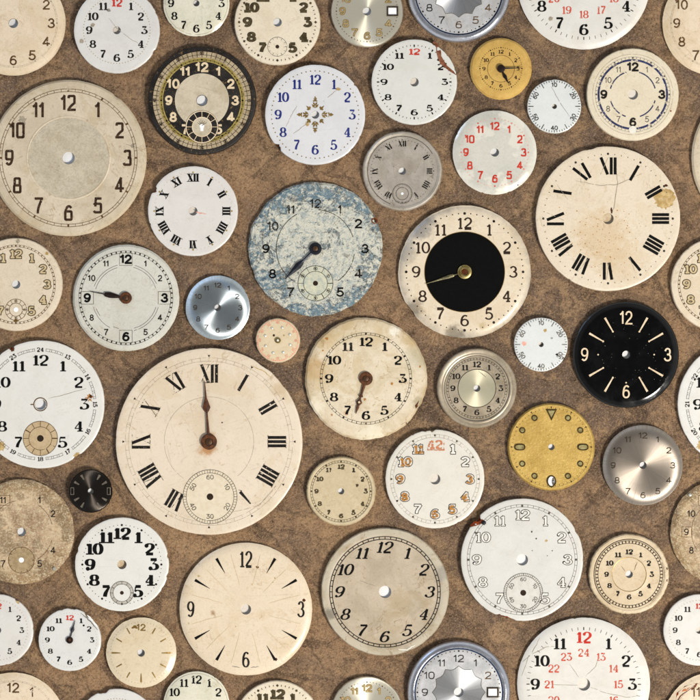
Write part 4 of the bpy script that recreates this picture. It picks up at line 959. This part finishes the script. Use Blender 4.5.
# ---- cream sticks
M['c32'] = plate_mat('pale_cream_gloss', '#ddcfb2', '#d2c2a2', mott=.4, msc=4, rough=.28, coat=.3, bump=.05, grit=('#b39c72', 60, .69, .3))
d = DIALS['32'] = Dial(141.6, 652.2, 35.1, M['c32'], 'small cream dial with gold bars and a smudged gold 12', hole=3.6, prof=[(0, .5), (-12, .2), (-7, -.3), (-4, -1.2), (-1.5, -2.6), (0, -4)], thick=3.4, smooth=35)
for k in (1, 2, 4, 5, 7, 8, 10, 11): m = MB(); m.line(clock(k, 22.2), clock(k, 28.6), 1.3, .2, d.h, 1.0); d.add(m, 'hour_bar', 'gold')
for k in (3, 6, 9): m = MB(); m.line(clock(k, 20.5), clock(k, 29.5), .7, .2, d.h, 1.9); d.add(m, 'hour_bar', 'gold')
d.nums(25.5, 7, Style('mono', t=.16, flat3=False), 'gold', nums=[12]); d.crack([(-9.5, 25), (-6, 26.5), (-3.5, 24.5)], 1.8, 'gold', 'smudge'); d.dots(30.6, .3, 60, 'gold_dot')

# ---- edge dials
M['c_b'] = plate_mat('ivory_matte', '#ddd0b8', '#cfc2a8', mott=.5, msc=3, rough=.45, spots=[('#9c7c4f', 12, .71, .4)])
d = DIALS['B'] = Dial(16.6, 284.5, 46.5, M['c_b'], 'ivory dial with outlined brown figures and a small seconds ring cut by the left edge', hole=4.2, prof=FLAT)
d.rail(37.6, 39.4, .3, 60, 'brown', .9, ('dot', .8)); d.nums(31, 8.6, Style(t=.22, thin=.13, wx=1.05, flat3=False, ball=False, heavy_base=True), 'olive', nums=[1, 2, 3, 4, 5, 7, 8, 9, 10, 11, 12], outline=('fill_cream', 1.6), ry=30.5)
b = d.sub(0, -25.2, 10.6, None, 'brown', 6.6, 2.4, {12: '60', 3: '15', 9: '45', 6: '30'}, 'brown', 12, .35, dH=2.3, r_d=8.6, hm='paper_white', tl=3.6); d.blot(0, -36, 2.4, 'gold_orn', 'tiny_crest', ry=1.5, seed=3); d.blot(31, 31, 1.6, 'tan_stain', seed=4); d.blot(2, 43, 2, 'hair', seed=7)

M['e_c'] = enamel('bright_white_enamel', '#e4e2dc', '#dbd8d1')
d = DIALS['C'] = Dial(41, 404.2, 64, M['e_c'], 'large white enamel dial with a beige seconds disc, cut by the left edge', hole=5.4, prof=ENAM, backing=K['rust'], notch=[(117, 2.2, 2.6), (305, 1.8, 3.5)], hole_mat='paper_white')
d.nums(44, 10.4, Style(t=.26, thin=.06, wx=1.15), 'jet', nums=[1, 2, 3, 4, 5, 7, 8, 9, 10, 11, 12]); d.nums(54.6, 4.2, Style(t=.22, thin=.1, wx=1.0), 'black', txt={k: str(k+12) for k in range(1, 13)}, rot='flip')
m = MB(); z_ = .14
for k in range(60):
    if k % 5 in (0,): continue
    pass
for k in range(12):
    for (s0, s1) in ((5.5, 24.5),):
        for r_ in (53.2, 55.6): m.ring(r_-.15, r_+.15, .14, d.h, 10, 90-30*k-s1, 90-30*k-s0)
    for q in (6, 10, 12, 16, 18, 22, 24):
        a = R_(90-30*k-q); m.line((53.2*math.cos(a), 53.2*math.sin(a)), (55.6*math.cos(a), 55.6*math.sin(a)), .3, .16, d.h)
d.add(m, 'minute_track', 'grey')
d.sub(0, -34, 17.2, ink('beige_disc', '#c3ad8b', c2='#b19a76'), 'brown', 11.5, 3.3, None, tick=12, tw=.6, tl=5.5); d.ring(6.0, 7.0, 'brown', 'hole_rim', .12); d.crack([(-10, 0), (-6.5, 0)], .9, 'brown', 'stain')
d.blot(49, 6, 3.2, 'rust_stain', seed=5, rough=.5); d.blot(50, 8, 1.6, 'dark_rust', 'stain', .2, seed=6, rough=.5); d.blot(36, -50, 3, 'tan_stain', ry=1.5, seed=7, ang=40); d.blot(-28, 55, 2.2, 'dark_rust', seed=2); d.crack([(8, 6), (25, 10), (46, 16)])
d.blot(-40, -42, 5, 'tan_stain', seed=8)

M['b_d'] = plate_mat('weathered_tan', '#cfb693', '#87694a', mott=1.0, msc=2.2, rough=.55, spots=[('#d2c2a2', 22, .52, .4), ('#6f593e', 5, .50, .55), ('#dccfae', 60, .54, .5), ('#6d5836', 30, .57, .4), ('#57472f', 52, .62, .6)], rim=('#977a56', 34, 47, .95), bump=.5, grit=('#cdbb92', 42, .62, .5))
d = DIALS['D'] = Dial(22.2, 531.6, 52.4, M['b_d'], 'weathered tan dial with thin black figures and crusty surface, cut by the left edge', hole=4.3, prof=[(0, 0), (-7, 0), (-3, -.6), (0, -2)], wob=.7)
d.nums(36.5, 6.8, Style('mono', t=.13, flat3=False, wx=.92), 'black', nums=[1, 2, 4, 5, 7, 8, 9, 10, 11]); d.ring(31.3, 31.7, 'brown', a0=15, a1=58); d.ring(31.3, 31.7, 'brown', a0=300, a1=345); d.ring(31.3, 31.7, 'brown', a0=100, a1=215)
d.sub(0, -28, 13, ink('tan_disc', '#b09a78', c2='#927d5d', worn=.0), 'brown', None, 2.6, None, tick=12, tw=.4, hm='paper_white', tl=2)
for x, y in ((33, -36.7), (-33, 37)): d.hub(1.7, 'pearl_bead', 1.2, None, 'peg', x, y)
m = MB(); z_ = .14
for k in range(26):
    a = R_(105+k*6); m.ring(1.9, 2.3, z_+k*.002, d.h, 12, 0, 360, 44.5*math.cos(a), 44.5*math.sin(a))
d.add(m, 'chain_border', 'fill_cream')
m = MB(); z_ = .16
for cx_, cy_, w_ in ((-18, 31.6, 6.5), (-36, 0, 5)):
    for a, b_ in (((-1, -1), (1, -1)), ((1, -1), (1, 1)), ((1, 1), (-1, 1)), ((-1, 1), (-1, -1))): m.line((cx_+a[0]*w_, cy_+a[1]*5), (cx_+b_[0]*w_, cy_+b_[1]*5), .4, z_, d.h); z_ += .01
d.add(m, 'numeral_boxes', 'brown')

M['e_e'] = enamel('small_white_enamel', '#e0ddd8', '#d4d0ca', spots=[('#a58b6f', 16, .71, .5)])
d = DIALS['E'] = Dial(-1.5, 629.6, 35.8, M['e_e'], 'small white enamel dial with red 12 and spindly figures, half cut by the left edge', hole=3.4, prof=ENAM, backing=COPPER, notch=[(57, 1.0, 2)], hole_mat='hole_white')
d.nums(24.2, 5.4, Style(t=.26, thin=.08, wx=1.1), 'black', over={12: 'red'}, labels={12: 'red 12'}); d.ticks(29.4, 30.4, .35, 60, 'gold_dot'); d.blot(20, 28, 2, 'tan_stain', ry=1.0, seed=2, ang=-30)

# ---------------------------------------------------------------- copies that the photograph cuts at its edges
def copy_tree(o, parent=None):
    c = o.copy(); COL.objects.link(c)
    if parent is not None: c.parent = parent
    for ch in list(o.children): copy_tree(ch, c)
    return c
def wrap(key, places):
    d = DIALS[key]
    for (x, y, label) in places:
        c = copy_tree(d.e); c.location = ((x-350)*U, (350-y)*U, 0); c['label'] = label
wrap('A', [(714, 24, 'cream dial with thin brown figures 7 to 10 cut by the top right corner'),
           (14, 724, 'cream dial showing only its brown 12 in the bottom left corner'),
           (714, 724, 'cream dial with a red rusty bare patch in the bottom right corner')])
wrap('B', [(716.6, 284.5, 'ivory dial with outlined 8, 9 and 10 cut by the right edge')])
wrap('C', [(741, 404.2, 'white enamel dial with tiny 20 and 21 on its rim at the right edge')])
wrap('D', [(722.2, 531.6, 'weathered tan dial with a boxed 9 and chain border cut by the right edge')])
wrap('E', [(698.5, 629.6, 'small white enamel dial with half a red 12 cut by the right edge')])
wrap('F', [(117.3, 731, 'white dial showing only its chipped top rim at the bottom edge')])
wrap('G', [(196.7, 704, 'glossy pale green dial showing 10 to 2 cut by the bottom edge')])
wrap('H', [(277.5, 723, 'matte cream dial showing olive 11, 12 and 1 cut by the bottom edge')])
wrap('I', [(367, 712, 'brushed champagne metal dial showing gold 10 to 2 cut by the bottom edge')])
wrap('J', [(458.5, 691.5, 'silver dial in a blue shaded steel bezel cut by the bottom edge')])
wrap('K', [(583.3, 683.5, 'large white enamel dial with red 12 and 24, cut by the bottom edge')])
wrap('L', [(769, 158.3, 'sliver of a large aged cream dial at the right edge')])

# drop the parts that lie wholly outside the picture
def prune():
    rt = random.Random(3)
    for e in [o for o in bpy.data.objects if o.type == 'EMPTY']:      # none lies perfectly flat
        e.rotation_euler = (R_(rt.uniform(-.7, .7)), R_(rt.uniform(-.7, .7)), 0)
    bpy.context.view_layer.update()
    lim = 362*U
    for e in [o for o in bpy.data.objects if o.type == 'EMPTY']:
        ex, ey = e.location.x, e.location.y
        kill = []
        for p in e.children:
            if p.name.split('.')[0] in ('dial_plate', 'copper_base'): continue
            vs = p.data.vertices
            x0 = min(v.co.x for v in vs)+ex; x1 = max(v.co.x for v in vs)+ex; y0 = min(v.co.y for v in vs)+ey; y1 = max(v.co.y for v in vs)+ey
            if x0 > lim or x1 < -lim or y0 > lim or y1 < -lim: kill.append(p)
        for p in kill:
            for q in list(p.children): bpy.data.objects.remove(q)
            bpy.data.objects.remove(p)
prune()

# ---------------------------------------------------------------- cloth
def cloth():
    from mathutils import noise as N
    n = 330; W = 12.0; v = []; f = []
    def crease(x, y, x0, y0, x1, y1, w, a):
        dx, dy = x1-x0, y1-y0; L2 = dx*dx+dy*dy; t = max(0, min(1, ((x-x0)*dx+(y-y0)*dy)/L2))
        d = math.hypot(x-x0-t*dx, y-y0-t*dy); return a*math.exp(-(d/w)**2)*math.sin(math.pi*min(1, max(0, t))) if d < 4*w else 0
    for j in range(n+1):
        for i in range(n+1):
            x = -W/2+W*i/n; y = -W/2+W*j/n
            z = N.fractal(Vector((x*1.2, y*1.2, 3)), 1.0, 2.0, 4)*.010
            z += crease(x, y, .85, 2.0, 1.25, 1.3, .05, -.014)+crease(x, y, 1.0, 2.05, 1.45, 1.45, .04, .012)
            z += crease(x, y, -1.0, -1.0, 1.0, -1.35, .05, .012)+crease(x, y, 2.0, .6, 3.2, -.4, .06, .010)+crease(x, y, -3.4, -3.1, -2.2, -2.7, .05, .012)
            z += crease(x, y, -3.0, 1.0, -1.6, .3, .05, .010)+crease(x, y, .2, -2.4, 1.5, -2.9, .05, .010)
            v.append((x*S, y*S, min(z, .014)*S))
    for j in range(n):
        for i in range(n): a = j*(n+1)+i; f.append((a, a+1, a+n+2, a+n+1))
    me = bpy.data.meshes.new('cloth_ground'); me.from_pydata(v, [], f)
    for p in me.polygons: p.use_smooth = True
    m = NT('brown_felted_cloth'); vv = m.vec(1.3)
    vv = m.vec(1.3)
    big = m.noise(vv, .8, 5, .6, .6); mid = m.noise(m.vec(4.1), 2.6, 6, .62, .8); fine = m.noise(m.vec(2.2), 36, 5, .75); grain = m.noise(m.vec(7.7), 66, 4, .8)
    col = m.mix(m.ramp(big, .38, .62), lin('#7c685a'), lin('#af8c6b'))
    col = m.mix(m.ramp(mid, .44, .62, 0, .65), col, lin('#74604f'))
    col = m.mix(m.ramp(m.noise(m.vec(9.4), 4.5, 7, .7, .4), .49, .60, 0, .62), col, lin('#bd9a74'))
    col = m.mix(m.ramp(m.noise(m.vec(15.4), 9, 6, .7, .3), .52, .62, 0, .55), col, lin('#62503f'))
    for q_, an, th in ((3.3, .9, .58), (6.1, 2.4, .59), (8.2, .15, .60)):      # soft crease streaks coloured darker and lighter
        vs = m.vec(q_, (.8, 3.6, 1), an)
        sn = m.noise(vs, 1.6, 6, .62, .35)
        col = m.mix(m.ramp(sn, th, th+.05, 0, .6), col, lin('#57463b'))
        col = m.mix(m.ramp(sn, .41, .34, 0, .35), col, lin('#b89471'))
    col = m.mix(m.ramp(fine, .46, .61, 0, .44), col, lin('#4d3c30'))
    col = m.mix(m.ramp(grain, .50, .62, 0, .46), col, lin('#d0ae88'))
    col = m.mix(m.ramp(m.noise(m.vec(12.4), 44, 3, .7), .60, .66, 0, .7), col, lin('#3d2d22'))
    col = m.mix(m.ramp(m.noise(m.vec(19.4), 26, 2, .6), .66, .73, 0, .35), col, lin('#8b5a3a'))
    m.set(col=col, rough=.95, spec=.1)
    hsum = m.math('ADD', m.math('MULTIPLY', fine, .7), m.math('MULTIPLY', grain, .6))
    m.bump(hsum, .9, .03)
    me.materials.append(m.m)
    o = bpy.data.objects.new('ground', me); COL.objects.link(o); o['kind'] = 'structure'
    o['label'] = 'mottled brown felted cloth under the dials'
cloth()

# ---------------------------------------------------------------- light and camera
w = bpy.data.worlds.new('World'); sc.world = w; w.use_nodes = True
wt = w.node_tree; bg = wt.nodes['Background']; wc = wt.nodes.new('ShaderNodeTexCoord'); wx = wt.nodes.new('ShaderNodeSeparateXYZ')
wt.links.new(wc.outputs['Generated'], wx.inputs[0])      # bright surroundings, dimmed straight overhead to deepen blacks and metals
wm = wt.nodes.new('ShaderNodeMapRange'); wm.interpolation_type = 'SMOOTHSTEP'
for k_, v_ in ((1, .50), (2, .95), (3, .88), (4, .09)): wm.inputs[k_].default_value = v_
wt.links.new(wx.outputs[2], wm.inputs[0]); wt.links.new(wm.outputs[0], bg.inputs[1]); bg.inputs[0].default_value = (.86, .865, .85, 1)
def area(name, az, el, dist, size, power, col):
    L = bpy.data.lights.new(name, 'AREA'); L.shape = 'DISK'; L.size = size; L.energy = power; L.color = col
    o = bpy.data.objects.new(name, L); COL.objects.link(o)
    dist *= S; size *= S; L.size = size; L.energy = power*S*S
    d = Vector((math.cos(R_(az))*math.cos(R_(el)), math.sin(R_(az))*math.cos(R_(el)), math.sin(R_(el))))
    o.location = d*dist; o.rotation_euler = (-d).to_track_quat('-Z', 'Y').to_euler()
area('key_softbox', -42, 50, 34, 6.5, 11600, (1.0, .95, .87))
area('blue_window_light', 138, 30, 34, 14, 1300, (.35, .58, 1.0))  # added unseen lamp standing for blue sky from the upper left
cam = bpy.data.cameras.new('camera'); co = bpy.data.objects.new('camera', cam); COL.objects.link(co); sc.camera = co
D = 32.0*S
co.location = (0, 0, D); cam.sensor_width = 36; cam.lens = 36*D/(700*U); cam.clip_end = 50; cam.clip_start = .01
sc.view_settings.view_transform = 'Standard'; sc.view_settings.look = 'None'; sc.view_settings.gamma = 1; sc.view_settings.exposure = 0
sc.render.film_transparent = False
sc.cycles.use_denoising = True
